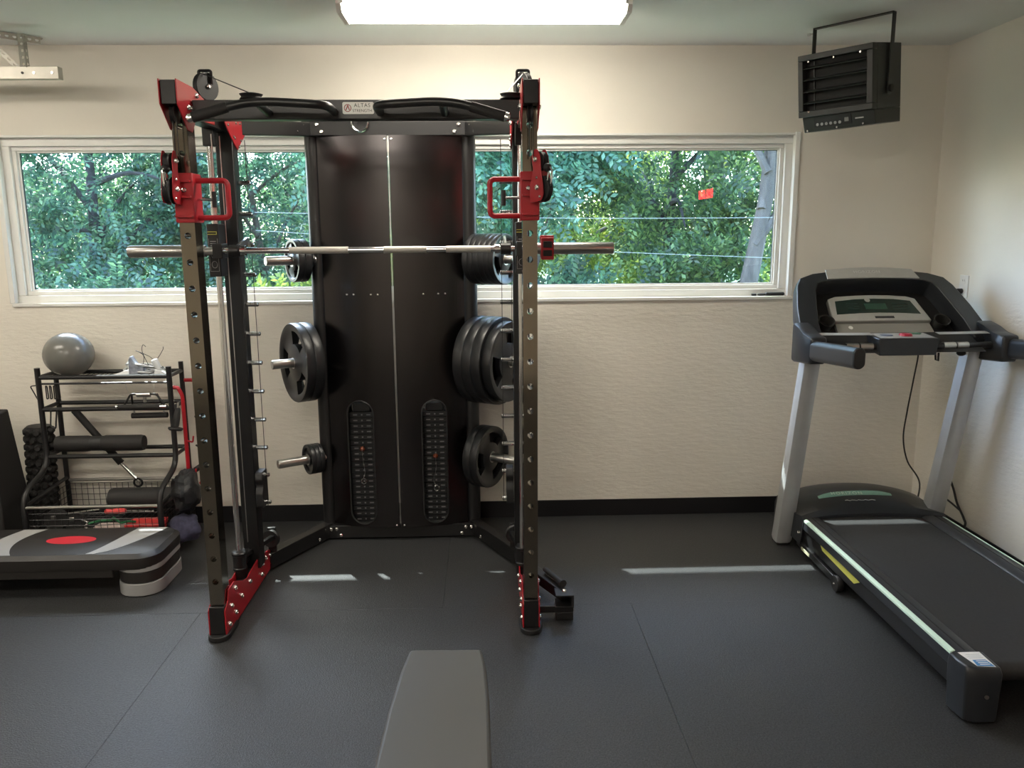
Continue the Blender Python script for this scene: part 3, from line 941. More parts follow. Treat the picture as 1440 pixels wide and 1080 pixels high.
# ================================================================== TREADMILL
TX = 1.95
tr_ = thing('treadmill', (TX, 3.3, 0), 'grey and black folding treadmill with a dark belt in the room corner', 'treadmill')
# deck
part('deck_frame', MB().bx(1.600, 1.655, 2.46, 3.92, .075, .165).bx(2.245, 2.300, 2.46, 3.92, .075, .165).bx(1.655, 2.245, 2.56, 2.62, .09, .15).bx(1.655, 2.245, 3.6, 3.68, .09, .15), M_BLACK, tr_, .003)
part('deck_board', MB().bx(1.655, 2.245, 2.50, 3.86, .160, .180), M_MATTE, tr_, .002)
prof = [(2.475, .118)] + [(2.475 - .034 * math.sin(R(a)), .152 - .034 * math.cos(R(a))) for a in range(30, 180, 30)] + [(2.475, .1860), (3.90, .1860), (3.90, .183), (2.49, .183), (2.49, .118)]
part('belt', MB().prism([(1.690, y, z) for y, z in prof], (.520, 0, 0)), M_BELT, tr_)
for s in (-1, 1):
    xo = TX + s * .362
    xi_ = TX + s * .262
    sec = [(xo, .150), (xo, .192), (xo - s * .010, .200), (xi_ + s * .045, .203), (xi_ + s * .012, .198), (xi_, .188), (xi_, .165), (xo - s * .02, .150)]
    fr_ = part('foot_rail', MB().prism([(x, 2.50, z) for x, z in sec], (0, 1.37, 0)), M_DGREY, tr_, .002)
    part('rail_strip', MB().prism([(xo + s * .001, 2.52, .190), (xo + s * .001, 2.52, .199), (xo - s * .010, 2.52, .2035), (xo - s * .016, 2.52, .2035), (xo - s * .009, 2.52, .1955)], (0, 1.30, 0)), M_MINT, fr_)
    part('rail_groove', MB().bx(min(xi_ + s * .050, xi_ + s * .054), max(xi_ + s * .050, xi_ + s * .054), 2.52, 3.84, .2025, .2040), M_MATTE, fr_)
    # rear end cap
    oc = [(xo + s * .018, 2.505), (xo + s * .020, 2.46), (xo + s * .012, 2.405), (xo - s * .02, 2.385), (xi_ - s * .002, 2.388), (xi_ - s * .004, 2.505)]
    b = MB()
    lo = [(x * .9 + (xo - s * .05) * .1, y * .96 + 2.45 * .04, .012) for x, y in oc]
    n = len(oc)
    hi = [(x, y, .150) for x, y in oc]
    tp = [(x, y, .186) for x, y in oc]
    cap = [(x * .93 + (xo - s * .05) * .07, y + (.010 if y < 2.41 else 0), .206) for x, y in oc]
    vs = lo + hi + tp + cap
    fs = [tuple(range(n))[::-1], tuple(range(3 * n, 4 * n))]
    for q in range(3):
        fs += [(q * n + i, q * n + (i + 1) % n, (q + 1) * n + (i + 1) % n, (q + 1) * n + i) for i in range(n)]
    b.add(vs, fs)
    ec = part('rear_end_cap', b, M_DGREY, tr_, .005)
    part('cap_screw', MB().cyl((xo - s * .05, 2.384, .11), (xo - s * .05, 2.379, .11), .007, n=10), M_STEEL, ec)
    part('rear_foot', MB().cyl((xo - s * .045, 2.44, 0), (xo - s * .045, 2.44, .013), .03, n=16), M_MATTE, ec)
    if s < 0:
        stk = part('warning_sticker', MB().prism([(1.600, 2.500, .2065), (1.675, 2.500, .2065), (1.672, 2.402, .2065), (1.614, 2.410, .2065)], (0, 0, .0008)), M_WHITE, ec)
        part('sticker_panel', MB().prism([(1.620, 2.448, .2074), (1.664, 2.448, .2074), (1.670, 2.404, .2074), (1.615, 2.411, .2074)], (0, 0, .0005)), M_BLUE, stk)
        for k in range(3):
            part('sticker_line', MB().bx(1.628, 1.662, 2.416 + k * .011, 2.420 + k * .011, .2080, .2083), M_WHITE, stk)
        for k in range(3):
            part('sticker_print', MB().bx(1.618, 1.664, 2.460 + k * .011, 2.462 + k * .011, .2074, .2077), M_GREYMET, stk)
    # front side: incline arm with transport wheel
    part('incline_arm', MB().bar((xo - s * .012, 3.90, .060), (xo - s * .012, 3.44, .045), .022, .034), M_BLACK, tr_, .003)
    wh = part('transport_wheel', MB().lathe([(.008, -.014), (.036, -.014), (.039, -.008), (.039, .008), (.036, .014), (.008, .014)], (xo - s * .010, 3.425, .039), (1, 0, 0), 20), M_MATTE, tr_)
    bolt(wh, (xo + s * .005, 3.425, .039), (s, 0, 0), small=True)
    if s < 0:
        part('yellow_warning_label', MB().prism([(1.5985, y, z) for y, z in ((3.64, .148), (3.22, .136), (3.27, .108), (3.61, .122))], (.002, 0, 0)), M_YELLOW, tr_)
        part('serial_label', MB().bx(1.5745, 1.5760, 3.70, 3.80, .052, .068), mat('pale label', (.55, .55, .38), .5), tr_)
# hood over the motor
b = MB()
nu = 22
secs = []
for i in range(nu + 1):
    u = -1 + 2 * i / nu
    x = TX + u * .365
    crown = 1 - abs(u) ** 2.4
    zt = .220 + .066 * crown
    yf = 3.815 + .075 * crown
    pr = [(4.22, .06), (4.22, zt - .06), (4.19, zt - .015), (4.12, zt), (4.02, zt - .004), (3.96, zt - .028), (yf + .03, .212 + .022 * crown), (yf, .203), (yf, .190), (yf + .03, .06)]
    secs.append([(x, y, z) for y, z in pr])
n = len(secs[0])
vs = [p for q in secs for p in q]
fs = []
for i in range(nu):
    fs += [(i * n + k, i * n + (k + 1) % n, (i + 1) * n + (k + 1) % n, (i + 1) * n + k) for k in range(n)]
fs += [tuple(range(n)), tuple(nu * n + k for k in range(n))[::-1]]
b.add(vs, fs)
hood = part('motor_hood', b, M_DGREY, tr_, angle=32)
def hz(u, y):
    cr = 1 - abs(u) ** 2.4
    zt = .220 + .066 * cr
    return zt - .004 if y >= 4.02 else zt - .004 - (4.02 - y) / .06 * .024
bd = MB()
pts_t, pts_b = [], []
for i in range(13):
    u = -.60 + 1.06 * i / 12
    e = min(1, min(i, 12 - i) / 1.5)
    x = TX + u * .365
    y1 = 4.018 - (1 - e) * .01
    y0 = 3.985 + (1 - e) * .004
    pts_t.append((x, y1, hz(u, y1) + .0012))
    pts_b.append((x, y0, hz(u, y0) + .0012))
vs = pts_t + pts_b
bd.add(vs, [(i, i + 1, 14 + i, 13 + i) for i in range(12)])
badge = part('badge_strip', bd, M_GREENL, hood)
text_part('lettering', 'HORIZON', .030, mat('badge letters', (.45, .55, .48), .5), badge, (TX - .07, 3.999, hz(0, 4.0) + .0015), R(22), spacing=1.3)
part('hood_scuff', MB().tube([(TX - .10 + .012 * k, 3.945 + .006 * math.sin(k * 2.3), hz(0, 3.96) - .006 + .0035) for k in range(14)], .0018, 4), M_GREYMET, hood)
# uprights leaning towards the runner
for s in (-1, 1):
    xb = TX + s * .392
    p0 = [(xb - .045, 3.985), (xb + .045, 3.985), (xb + .045, 4.075), (xb - .045, 4.075)]
    def sec_at(z):
        t = z / 1.06
        y = 4.03 - .25 * t
        hy, hx = .048 - .006 * t, .043 - .003 * t
        pts = []
        for a in range(0, 360, 20):
            c_, s_ = math.cos(R(a)), math.sin(R(a))
            k = (abs(c_) ** 5 + abs(s_) ** 5) ** (-1 / 5)
            pts.append((xb + hx * c_ * k, y + hy * s_ * k, z))
        return pts
    b = MB()
    zs = [.012, .03, .35, .7, 1.07]
    ring_ = [sec_at(z) for z in zs]
    ring_[0] = [((p[0] - xb) * .86 + xb, (p[1] - 4.03) * .86 + 4.03, p[2]) for p in ring_[0]]
    n = len(ring_[0])
    fs = [tuple(range(n))[::-1], tuple((len(zs) - 1) * n + k for k in range(n))]
    for i in range(len(zs) - 1):
        fs += [(i * n + k, i * n + (k + 1) % n, (i + 1) * n + (k + 1) % n, (i + 1) * n + k) for k in range(n)]
    b.add([p for q in ring_ for p in q], fs)
    upr = part('upright', b, M_GREYMET, tr_, angle=45)
    part('upright_foot', MB().bx(xb - .035, xb + .035, 3.99, 4.07, 0, .013), M_MATTE, upr, .003)
    part('upright_bracket', MB().bx(min(xb - s * .04, xb - s * .075), max(xb - s * .04, xb - s * .075), 3.93, 4.02, .045, .12).bx(min(xb - s * .065, xb - s * .075), max(xb - s * .065, xb - s * .075), 3.90, 3.96, .035, .10), M_GREYMET, upr, .004)
    bolt(tr_, (TX + s * .363, 3.86, .12), (s, 0, 0))
part('base_crossbar', MB().bx(TX - .36, TX + .36, 4.00, 4.06, .03, .075), M_BLACK, tr_, .003)
# console head, leaning away from the runner
CO, CV, CN = Vector((TX, 3.80, 1.13)), Vector((0, .763, .647)), Vector((0, -.647, .763))
def CP(u, v, n=0.0): return CO + Vector((u, 0, 0)) + CV * v + CN * n
outer = [(-.462, -.10), (-.458, .01), (-.435, .16), (-.400, .30), (-.372, .355), (-.30, .388), (-.215, .402), (-.10, .418), (0, .424), (.10, .418), (.215, .402), (.30, .388), (.372, .355), (.400, .30), (.435, .16), (.458, .01), (.462, -.10)]
inner = [(-.360, -.06), (-.352, .05), (-.330, .16), (-.305, .27), (-.285, .310), (-.25, .325), (-.20, .332), (-.10, .340), (0, .343), (.10, .340), (.20, .332), (.25, .325), (.285, .310), (.305, .27), (.330, .16), (.352, .05), (.360, -.06)]
b = MB()
m_ = len(outer)
lay = [[CP(u, v, .0) for u, v in outer], [CP(u * .985, v * .99, .045) for u, v in outer], [CP(u * 1.01, v * 1.005, .050) for u, v in inner], [CP(u, v, .0) for u, v in inner], [CP(u, v, -.06) for u, v in inner], [CP(u * .97, v * .97, -.06) for u, v in outer]]
fs = []
for q in range(6):
    q2 = (q + 1) % 6
    fs += [(q * m_ + i, q * m_ + i + 1, q2 * m_ + i + 1, q2 * m_ + i) for i in range(m_ - 1)]
fs += [tuple(q * m_ for q in range(6)), tuple(q * m_ + m_ - 1 for q in range(6))[::-1]]
b.add([p for l in lay for p in l], fs)
con = part('console_frame', b, M_DGREY, tr_, .004, angle=30)
part('console_back', MB().prism([CP(u, v, -.055) for u, v in inner], CN * .012), M_MATTE, con)
tp = part('console_top_panel', MB().prism([CP(u, v, .0475) for u, v in ((-.232, .338), (-.226, .404), (-.10, .416), (0, .420), (.10, .416), (.215, .404), (.236, .338), (.10, .343), (0, .345), (-.10, .343))], CN * .006), M_SILVER, con, .001)
text_part('lettering', 'HORIZON', .026, mat('pale print', (.62, .62, .60), .5), tp, CP(-.02, .384, .0542), math.atan2(.763, .647) * 0 + math.atan2(.647, .763), spacing=1.2)
bz = part('screen_bezel', MB().prism([CP(u, v, -.045) for u, v in ((-.245, .112), (-.232, .262), (-.19, .280), (-.08, .288), (0, .290), (.08, .288), (.17, .280), (.212, .262), (.245, .112))], CN * .030), M_SILVER, con, .004)
part('screen', MB().prism([CP(u, v, -.0155) for u, v in ((-.215, .155), (-.200, .245), (-.10, .258), (0, .262), (.10, .258), (.180, .245), (.205, .155), (.10, .163), (0, .166), (-.10, .163))], CN * .002), M_GLASSD, bz)
part('screen_readout', MB().prism([CP(u, v, -.0134) for u, v in ((-.06, .188), (-.06, .228), (.05, .228), (.05, .188))], CN * .0004), mat('lcd green', (.03, .075, .055), .3), bz)
for u0, u1 in ((-.15, -.09), (.08, .16)):
    for k in range(3):
        part('screen_print', MB().prism([CP(u0, .190 + .018 * k, -.0134), CP(u0, .193 + .018 * k, -.0134), CP(u1, .193 + .018 * k, -.0134), CP(u1, .190 + .018 * k, -.0134)], CN * .0004), mat('lcd print', (.05, .08, .075), .4), bz)
part('screen_emblem', MB().cyl(CP(-.035, .252, -.013), CP(-.035, .252, -.012), .014, n=18), M_SILVER, bz)
part('speaker_slot', MB().prism([CP(-.03, .128, -.015), CP(-.03, .142, -.015), (CP(.065, .142, -.015)), CP(.065, .128, -.015)], CN * .001), M_MATTE, bz)
lp = part('book_ledge', MB().prism([CP(u, v, -.05) for u, v in ((-.238, .03), (-.236, .106), (.236, .106), (.240, .03))], CN * .022), mat('ledge silver', (.30, .29, .265), .45), con, .003)
part('ledge_dot', MB().cyl(CP(-.165, .078, -.028), CP(-.165, .078, -.0265), .011, n=16), M_WHITE, lp)
# cup holders left and right of the screen
for s in (-1, 1):
    part('cup_holder', MB().lathe([(.030, 0), (.036, .05), (.040, .052), (.034, .05), (.028, .006)], CP(s * .285, .10, -.05), CN, 20), mat('cup holder plastic', (.035, .035, .033), .35), con)
# shelf with the control panel and the pulse grips
shf = part('control_shelf', MB().hexa([(TX - .35, 3.60, 1.075), (TX + .35, 3.60, 1.075), (TX + .37, 3.80, 1.085), (TX - .37, 3.80, 1.085)], [(TX - .35, 3.66, 1.10), (TX + .35, 3.66, 1.10), (TX + .37, 3.80, 1.145), (TX - .37, 3.80, 1.145)]), M_MATTE, tr_, .004)
ep = [(-.445, 3.72), (-.40, 3.70), (-.25, 3.685), (-.155, 3.680), (-.155, 3.665), (-.26, 3.668), (-.41, 3.682), (-.45, 3.70)]
for s in (-1, 1):
    part('shelf_edge', MB().prism([(TX + s * u, y - .005, 1.150) for u, y in ep], (0, .03, .006)), M_SILVER, shf, .002)
    gp_ = part('pulse_grip_bar', MB().tube([(TX + s * .12, 3.64, 1.098), (TX + s * .40, 3.66, 1.098)], .016, 12), M_MATTE, shf)
    for a0, a1 in ((.165, .222), (.230, .285)):
        part('pulse_sensor', MB().tube([(TX + s * a0, 3.64 + .02 * (a0 - .12) / .28, 1.099), (TX + s * a1, 3.64 + .02 * (a1 - .12) / .28, 1.099)], .0178, 14), M_STEEL, gp_)
cbx = part('control_box', MB().hexa([(TX - .150, 3.60, 1.062), (TX + .115, 3.60, 1.062), (TX + .115, 3.70, 1.072), (TX - .150, 3.70, 1.072)], [(TX - .157, 3.60, 1.140), (TX + .122, 3.60, 1.140), (TX + .118, 3.72, 1.150), (TX - .165, 3.72, 1.150)]), M_DGREY, shf, .004)
def cbz(y): return 1.140 + (y - 3.60) * (.01 / .12) + .0008
def keypad(name, x0, x1, y0, y1, m):
    part(name, MB().hexa([(x0, y0, cbz(y0)), (x1, y0, cbz(y0)), (x1, y1, cbz(y1)), (x0, y1, cbz(y1))], [(x0, y0, cbz(y0) + .0015), (x1, y0, cbz(y0) + .0015), (x1, y1, cbz(y1) + .0015), (x0, y1, cbz(y1) + .0015)]), m, cbx)
keypad('keypad_panel', TX - .145, TX + .105, 3.608, 3.715, M_SILVER)
part('stop_button', MB().cyl((TX - .005, 3.66, cbz(3.66)), (TX - .005, 3.66, cbz(3.66) + .010), .030, .026, n=20), M_STOP, cbx)
part('key_print', MB().cyl((TX - .09, 3.67, cbz(3.67)), (TX - .09, 3.67, cbz(3.67) + .004), .028, n=18), mat('key blue grey', (.16, .19, .26), .4), cbx)
part('key_print', MB().cyl((TX + .06, 3.70, cbz(3.70)), (TX + .06, 3.70, cbz(3.70) + .004), .026, n=18), M_TEAL, cbx)
part('safety_clip', MB().tube([(TX + .120, 3.62, 1.07), (TX + .118, 3.61, 1.04), (TX + .130, 3.61, 1.035), (TX + .135, 3.62, 1.07)], .005, 6), M_MATTE, cbx)
part('hanging_knob', MB().sphere((TX + .265, 3.66, 1.062), .018, 12, 8, (1.2, 1, .8)), M_MATTE, shf)
# handrails
for s in (-1, 1):
    hx = TX + s * .455
    b = MB()
    sec = rrect(-.026, .026, -.046, .046, .024, 5)
    ys_ = [(3.66, 1.086, 1.0), (3.58, 1.090, 1.0), (3.30, 1.112, .98), (3.155, 1.122, .95)]
    n = len(sec)
    vs = []
    for y, z, k in ys_:
        vs += [(hx + a * k, y, z + c_ * k) for a, c_ in sec]
    fs = [tuple(range(n))[::-1], tuple(3 * n + k for k in range(n))]
    for i in range(3):
        fs += [(i * n + k, i * n + (k + 1) % n, (i + 1) * n + (k + 1) % n, (i + 1) * n + k) for k in range(n)]
    b.add(vs, fs)
    hr = part('handrail', b, M_DGREY, tr_, .002)
    b = MB().prism([(hx + a * .90, 3.158, 1.1218 + c_ * .90) for a, c_ in sec], (0, -.010, .0008))
    part('handrail_cap', b, M_MATTE, hr, .003)
    so = MB()
    shp = fillet([(3.80, 1.01, 0), (3.575, 1.030, 0), (3.575, 1.150, 0), (3.66, 1.160, 0), (3.73, 1.185, 0), (3.80, 1.20, 0)], .018, 4, True)
    lay_ = [(.405, .0), (.415, .008), (.472, .008), (.482, .0)]
    n2 = len(shp)
    cy_, cz_ = 3.73, 1.12
    vs = []
    for ux, gr2 in lay_:
        k = 1.0 if gr2 else .93
        vs += [(TX + s * ux, cy_ + (p.x - cy_) * k, cz_ + (p.y - cz_) * k) for p in shp]
    fs = [tuple(range(n2))[::-1], tuple(3 * n2 + k for k in range(n2))]
    for i in range(3):
        fs += [(i * n2 + k, i * n2 + (k + 1) % n2, (i + 1) * n2 + (k + 1) % n2, (i + 1) * n2 + k) for k in range(n2)]
    so.add(vs, fs)
    part('handrail_socket', so, M_DGREY, hr, angle=50)

# power cord of the treadmill, outlet
ou = thing('wall_outlet', (XR, 4.165, 1.335), 'white electrical outlet on the wall with a black plug in it', 'outlet')
part('cover_plate', MB().bx(XR - .006, XR, 4.128, 4.203, 1.277, 1.393), M_OUT, ou, .002)
for z in (1.366, 1.310):
    f_ = part('receptacle', MB().cyl((XR - .008, 4.165, z), (XR - .005, 4.165, z), .017, n=20), M_OUT, ou)
    part('socket_slot', MB().bx(XR - .0085, XR - .0078, 4.157, 4.159, z - .005, z + .006).bx(XR - .0085, XR - .0078, 4.171, 4.173, z - .005, z + .006), M_MATTE, f_)
pc = thing('power_cord', (2.43, 4.2, 1.3), 'black power cord plugged into the outlet and hanging behind the treadmill', 'cord')
part('plug', MB().lathe([(.010, 0), (.014, .004), (.013, .022), (.007, .045), (.005, .05)], (XR - .008, 4.165, 1.310), (-1, .25, .06), 14), M_MATTE, pc)
part('cable', MB().tube(smooth_path([(XR - .055, 4.176, 1.313), (2.40, 4.22, 1.305), (2.34, 4.27, 1.22), (2.36, 4.34, 1.10), (2.42, 4.40, .97), (2.41, 4.41, .80), (2.395, 4.42, .62), (2.385, 4.42, .46), (2.42, 4.42, .32), (2.47, 4.36, .2), (2.40, 4.30, .03), (2.30, 4.25, .012)]), .0045, 8), M_CABLE, pc)
pc2 = thing('extension_lead', (2.46, 4.0, 0), 'thin black lead drooping beside the treadmill against the white side wall', 'cord')
part('cable', MB().tube(smooth_path([(2.45, 4.13, .41), (2.468, 4.10, .35), (2.485, 4.06, .27), (2.487, 4.02, .205), (2.487, 3.95, .145), (2.485, 3.93, .11), (2.46, 3.95, .03), (2.40, 4.10, .008)]), .006, 8), M_CABLE, pc2)
part('branch_cable', MB().tube(smooth_path([(2.455, 4.13, .215), (2.468, 4.10, .205), (2.48, 4.05, .19), (2.486, 3.99, .175)]), .005, 8), M_CABLE, pc2)

# ================================================================== HEATER
he = thing('unit_heater', (1.745, 3.985, ZC), 'black electric unit heater hanging from a ceiling bracket near the corner', 'heater', rot=(0, 0, R(-54.0)), local=True)
HT = Matrix.Rotation(R(7), 4, 'X')
PIV = Vector((0, 0, -.33))
def hp_(mb):
    mb.v = [tuple(HT @ (Vector(p) - PIV) + PIV) for p in mb.v]
    return mb
bw = .188
body = MB()
zt_, zb_ = -.132, -.415
body.bx(-bw, bw, -.085, .125, zb_, zt_)
# hollow look: face frame in front of the body
hb = part('housing', hp_(body), M_HEAT, he, .003)
fr2 = MB()
fr2.bx(-bw, bw, -.125, -.085, zt_ - .026, zt_).bx(-bw, bw, -.125, -.085, zb_, zb_ + .028).bx(-bw, -bw + .026, -.125, -.085, zb_ + .028, zt_ - .026).bx(bw - .030, bw, -.125, -.085, zb_ + .028, zt_ - .026)
part('face_frame', hp_(fr2), M_HEAT, he, .003)
part('cavity_shade', hp_(MB().bx(-bw + .026, bw - .03, -.0862, -.0855, zb_ + .028, zt_ - .026)), mat('heater painted shade', (.004, .004, .004), .7), hb)  # dark sheet on the solid body, painted shade of a hollow
for k in range(4):
    zc = zt_ - .058 - k * .053
    part('louvre', hp_(MB().bar((-bw + .027, -.106, zc), (bw - .031, -.106, zc), .034, .003, (0, -.30, 1))), M_HEAT, he)
part('louvre_rod', hp_(MB().bx(-.125, -.120, -.092, -.088, zb_ + .03, zt_ - .03)), M_HEAT, he)
ctl = part('control_housing', hp_(MB().hexa([(-bw + .012, -.095, -.487), (bw, -.095, -.480), (bw, .125, -.480), (-bw + .012, .125, -.487)], [(-bw + .012, -.110, zb_), (bw, -.110, zb_), (bw, .125, zb_), (-bw + .012, .125, zb_)])), M_HEAT, he, .003)
def yfront(z): return -.110 + (zb_ - z) / .07 * .015
part('control_panel', hp_(MB().hexa([(-.115, yfront(-.467) - .002, -.467), (.075, yfront(-.467) - .002, -.467), (.075, yfront(-.467), -.467), (-.115, yfront(-.467), -.467)], [(-.115, yfront(-.422) - .002, -.422), (.075, yfront(-.422) - .002, -.422), (.075, yfront(-.422), -.422), (-.115, yfront(-.422), -.422)])), M_MATTE, ctl)
for k in range(6):
    x = -.098 + k * .023
    part('control_button', hp_(MB().cyl((x, yfront(-.454) - .002, -.454), (x, yfront(-.454) - .0045, -.454), .007, n=12)), mat('heater buttons', (.30, .30, .30), .4), ctl)
part('digit_display', hp_(MB().bx(.042, .062, yfront(-.445) - .004, yfront(-.445) - .002, -.454, -.436)), mat('heater display', (.20, .20, .20), .3), ctl)
part('brand_plate', hp_(MB().bx(.095, .135, yfront(-.445) - .003, yfront(-.445), -.448, -.442)), M_SILVER, ctl)
for x, z, y in ((-.13, zt_ - .032, -.126), (0, zt_ - .032, -.126), (.13, zt_ - .03, -.126), (-.13, zb_ + .024, -.126), (-.155, -.478, -.099), (0, -.476, -.099), (.13, -.472, -.099)):
    part('screw', hp_(MB().cyl((x, y + .002, z), (x, y - .003, z), .0045, n=8)), M_BOLT, he)
# U bracket
part('bracket', MB().bx(-.20, .20, -.014, .014, -.005, 0.0).bx(-.20, -.195, -.014, .014, -.355, -.005).bx(.195, .20, -.014, .014, -.355, -.005), M_HEAT, he, .001)
for s in (-1, 1):
    part('bracket_knob', MB().lathe([(.006, -.02), (.006, 0), (.016, .002), (.018, .014), (.010, .018)], (s * .200, 0, -.33), (s, 0, 0), 12), M_MATTE, he)
part('ceiling_hook', MB().cyl((-.20, .01, -.02), (-.235, .01, -.02), .004, n=8).cyl((-.235, .01, -.026), (-.235, .01, -.014), .008, n=8), M_STEEL, he)

# ================================================================== GARAGE DOOR TRACK
gt = thing('garage_door_track', (-3.2, 4.16, 2.36), 'galvanised garage door track hanging from perforated steel angles at the ceiling', 'garage door track')
TZ, TY = 2.395, 4.16
sec = [(0, .026), (.004, .030), (.040, .030), (.044, .026), (.044, -.024), (.040, -.028), (.004, -.028), (0, -.024), (.003, -.024), (.006, -.026), (.038, -.026), (.041, -.022), (.041, .024), (.038, .027), (.006, .027), (.003, .024)]
part('track_rail', MB().prism([(XL + .05, TY + a, TZ + b_) for a, b_ in sec], (-2.025 - XL - .05, 0, 0)), M_GALV, gt)
part('track_back', MB().bx(XL + .05, -2.025, TY + .0, TY + .002, TZ - .026, TZ + .028), M_GALV, gt)
part('track_end', MB().bx(-2.028, -2.022, TY - .001, TY + .044, TZ - .028, TZ + .030), M_GALV, gt, .002)
for x in (-2.19, -2.05, -2.135):
    part('track_bolt', MB().cyl((x, TY, TZ), (x, TY - .004, TZ), .006, n=10), M_MATTE if x < -2.15 else M_STEEL, gt)
def perf_strap(p0, p1, w, wd, name):
    """steel strap with real holes from p0 to p1, width direction wd"""
    p0, p1, wd = Vector(p0), Vector(p1), Vector(wd).normalized()
    d = p1 - p0
    L = d.length
    d.normalize()
    nh = max(2, int(L / .032))
    st_ = L / nh
    nn = d.cross(wd).normalized() * .0022
    b = MB()
    for k in range(nh):
        c = p0 + d * (st_ * (k + .5))
        sq, ci = [], []
        for i in range(12):
            t = 2 * math.pi * i / 12 + math.pi / 4
            cc, ss = math.cos(t), math.sin(t)
            m = max(abs(cc), abs(ss))
            sq.append(c + wd * (w / 2 * cc / m) + d * (st_ / 2 * ss / m))
            ci.append(c + wd * (.0065 * cc) + d * (.009 * ss))
        vs = sq + ci + [p + nn for p in ci] + [p + nn for p in sq]
        fs = []
        for i in range(12):
            j = (i + 1) % 12
            for q in range(3):
                fs.append((q * 12 + i, q * 12 + j, (q + 1) * 12 + j, (q + 1) * 12 + i))
        b.add(vs, fs)
    return part(name, b, M_GALV, gt, angle=50)
perf_strap((-2.52, 4.02, 2.588), (-2.17, 4.34, 2.588), .036, (.6, -.8, 0), 'ceiling_angle')
perf_strap((-2.50, 4.00, 2.575), (-2.17, 4.32, 2.575), .030, (0, 0, 1), 'ceiling_angle_web')
perf_strap((-2.22, 4.24, 2.588), (-2.185, 4.17, 2.42), .034, (1, 0, 0), 'hanger_angle')
perf_strap((-2.205, 4.24, 2.588), (-2.165, 4.165, 2.42), .020, (0.3, 1, 0), 'hanger_angle_web')
perf_strap((-2.36, 4.12, 2.588), (-2.215, 4.17, 2.42), .032, (1, .2, 0), 'brace_angle')

# ================================================================== STORAGE CART
CX0, CX1, CYB, CYS, CYF = -2.320, -1.648, 4.40, 4.225, 3.965
cart = thing('storage_cart', ((CX0 + CX1) / 2, 4.2, 0), 'black tubular storage cart with shelves, hooks and a wire basket below the window', 'storage cart')
rt_ = .0115
for x in (CX0, CX1):
    part('rear_leg', MB().cyl((x, CYB, .03), (x, CYB, .955), .013, n=12), M_BLACK, cart)
    fp = fillet([(x, CYS, .955), (x, CYS, .43), (x, CYF, .355), (x, CYF, .03)], .085, 8)
    part('front_leg', MB().tube(fp, .014, 12), M_BLACK, cart)
    part('side_rail', MB().cyl((x, CYF + .02, .290), (x, CYB, .315), .010, n=10), M_BLACK, cart)
    for y in (CYF, CYB):
        cs = part('castor', MB().lathe([(.008, -.012), (.028, -.012), (.030, -.008), (.030, .008), (.028, .012), (.008, .012)], (x, y, .030), (1, 0, 0), 18), M_MATTE, cart)
        part('castor_fork', MB().bx(x - .018, x + .018, y - .012, y + .012, .058, .066).bx(x - .018, x - .014, y - .010, y + .010, .028, .060).bx(x + .014, x + .018, y - .010, y + .010, .028, .060), M_STEEL, cs)
for z in (.905, .735, .480):
    for y in (CYS, CYB):
        part('shelf_rail', MB().cyl((CX0, y, z), (CX1, y, z), rt_, n=10), M_BLACK, cart)
    for x in (CX0, CX1):
        part('shelf_side_rail', MB().cyl((x, CYS, z), (x, CYB, z), rt_ * .9, n=10), M_BLACK, cart)
for y in (CYS,):
    part('tray_lip', MB().cyl((CX0, y, .872), (CX1, y, .872), .0055, n=8), M_BLACK, cart)
tray = MB()
for k in range(27):
    x = CX0 + .02 + k * (CX1 - CX0 - .04) / 26
    tray.cyl((x, CYS, .896), (x, CYB, .896), .0022, n=5)
part('tray_wires', tray, M_BLACK, cart)
# basket of wire mesh
bk = MB()
def wires(p0, p1, q0, q1, n, r=.0016):
    for k in range(n + 1):
        t = k / n
        a = Vector(p0) * (1 - t) + Vector(q0) * t
        c = Vector(p1) * (1 - t) + Vector(q1) * t
        bk.cyl(a, c, r, n=4, caps=False)
bx0, bx1, by0, by1, bz0, bz1 = CX0 + .016, CX1 - .016, CYF + .004, CYB - .016, .125, .285
for (xa, ya), (xb, yb), n in (((bx0, by0), (bx1, by0), 20), ((bx0, by1), (bx1, by1), 20), ((bx0, by0), (bx0, by1), 12), ((bx1, by0), (bx1, by1), 12)):
    wires((xa, ya, bz0), (xa, ya, bz1), (xb, yb, bz0), (xb, yb, bz1), n)
    wires((xa, ya, bz0), (xb, yb, bz0), (xa, ya, bz1), (xb, yb, bz1), 5)
wires((bx0, by0, bz0), (bx0, by1, bz0), (bx1, by0, bz0), (bx1, by1, bz0), 20)
wires((bx0, by0, bz0), (bx1, by0, bz0), (bx0, by1, bz0), (bx1, by1, bz0), 12)
bko = part('wire_basket', bk, M_BLACK, cart)
part('basket_rim', MB().cyl((CX0, CYF, .287), (CX1, CYF, .287), .0085, n=10).cyl((CX0, CYB, .30), (CX1, CYB, .30), .0085, n=10), M_STEEL, cart)
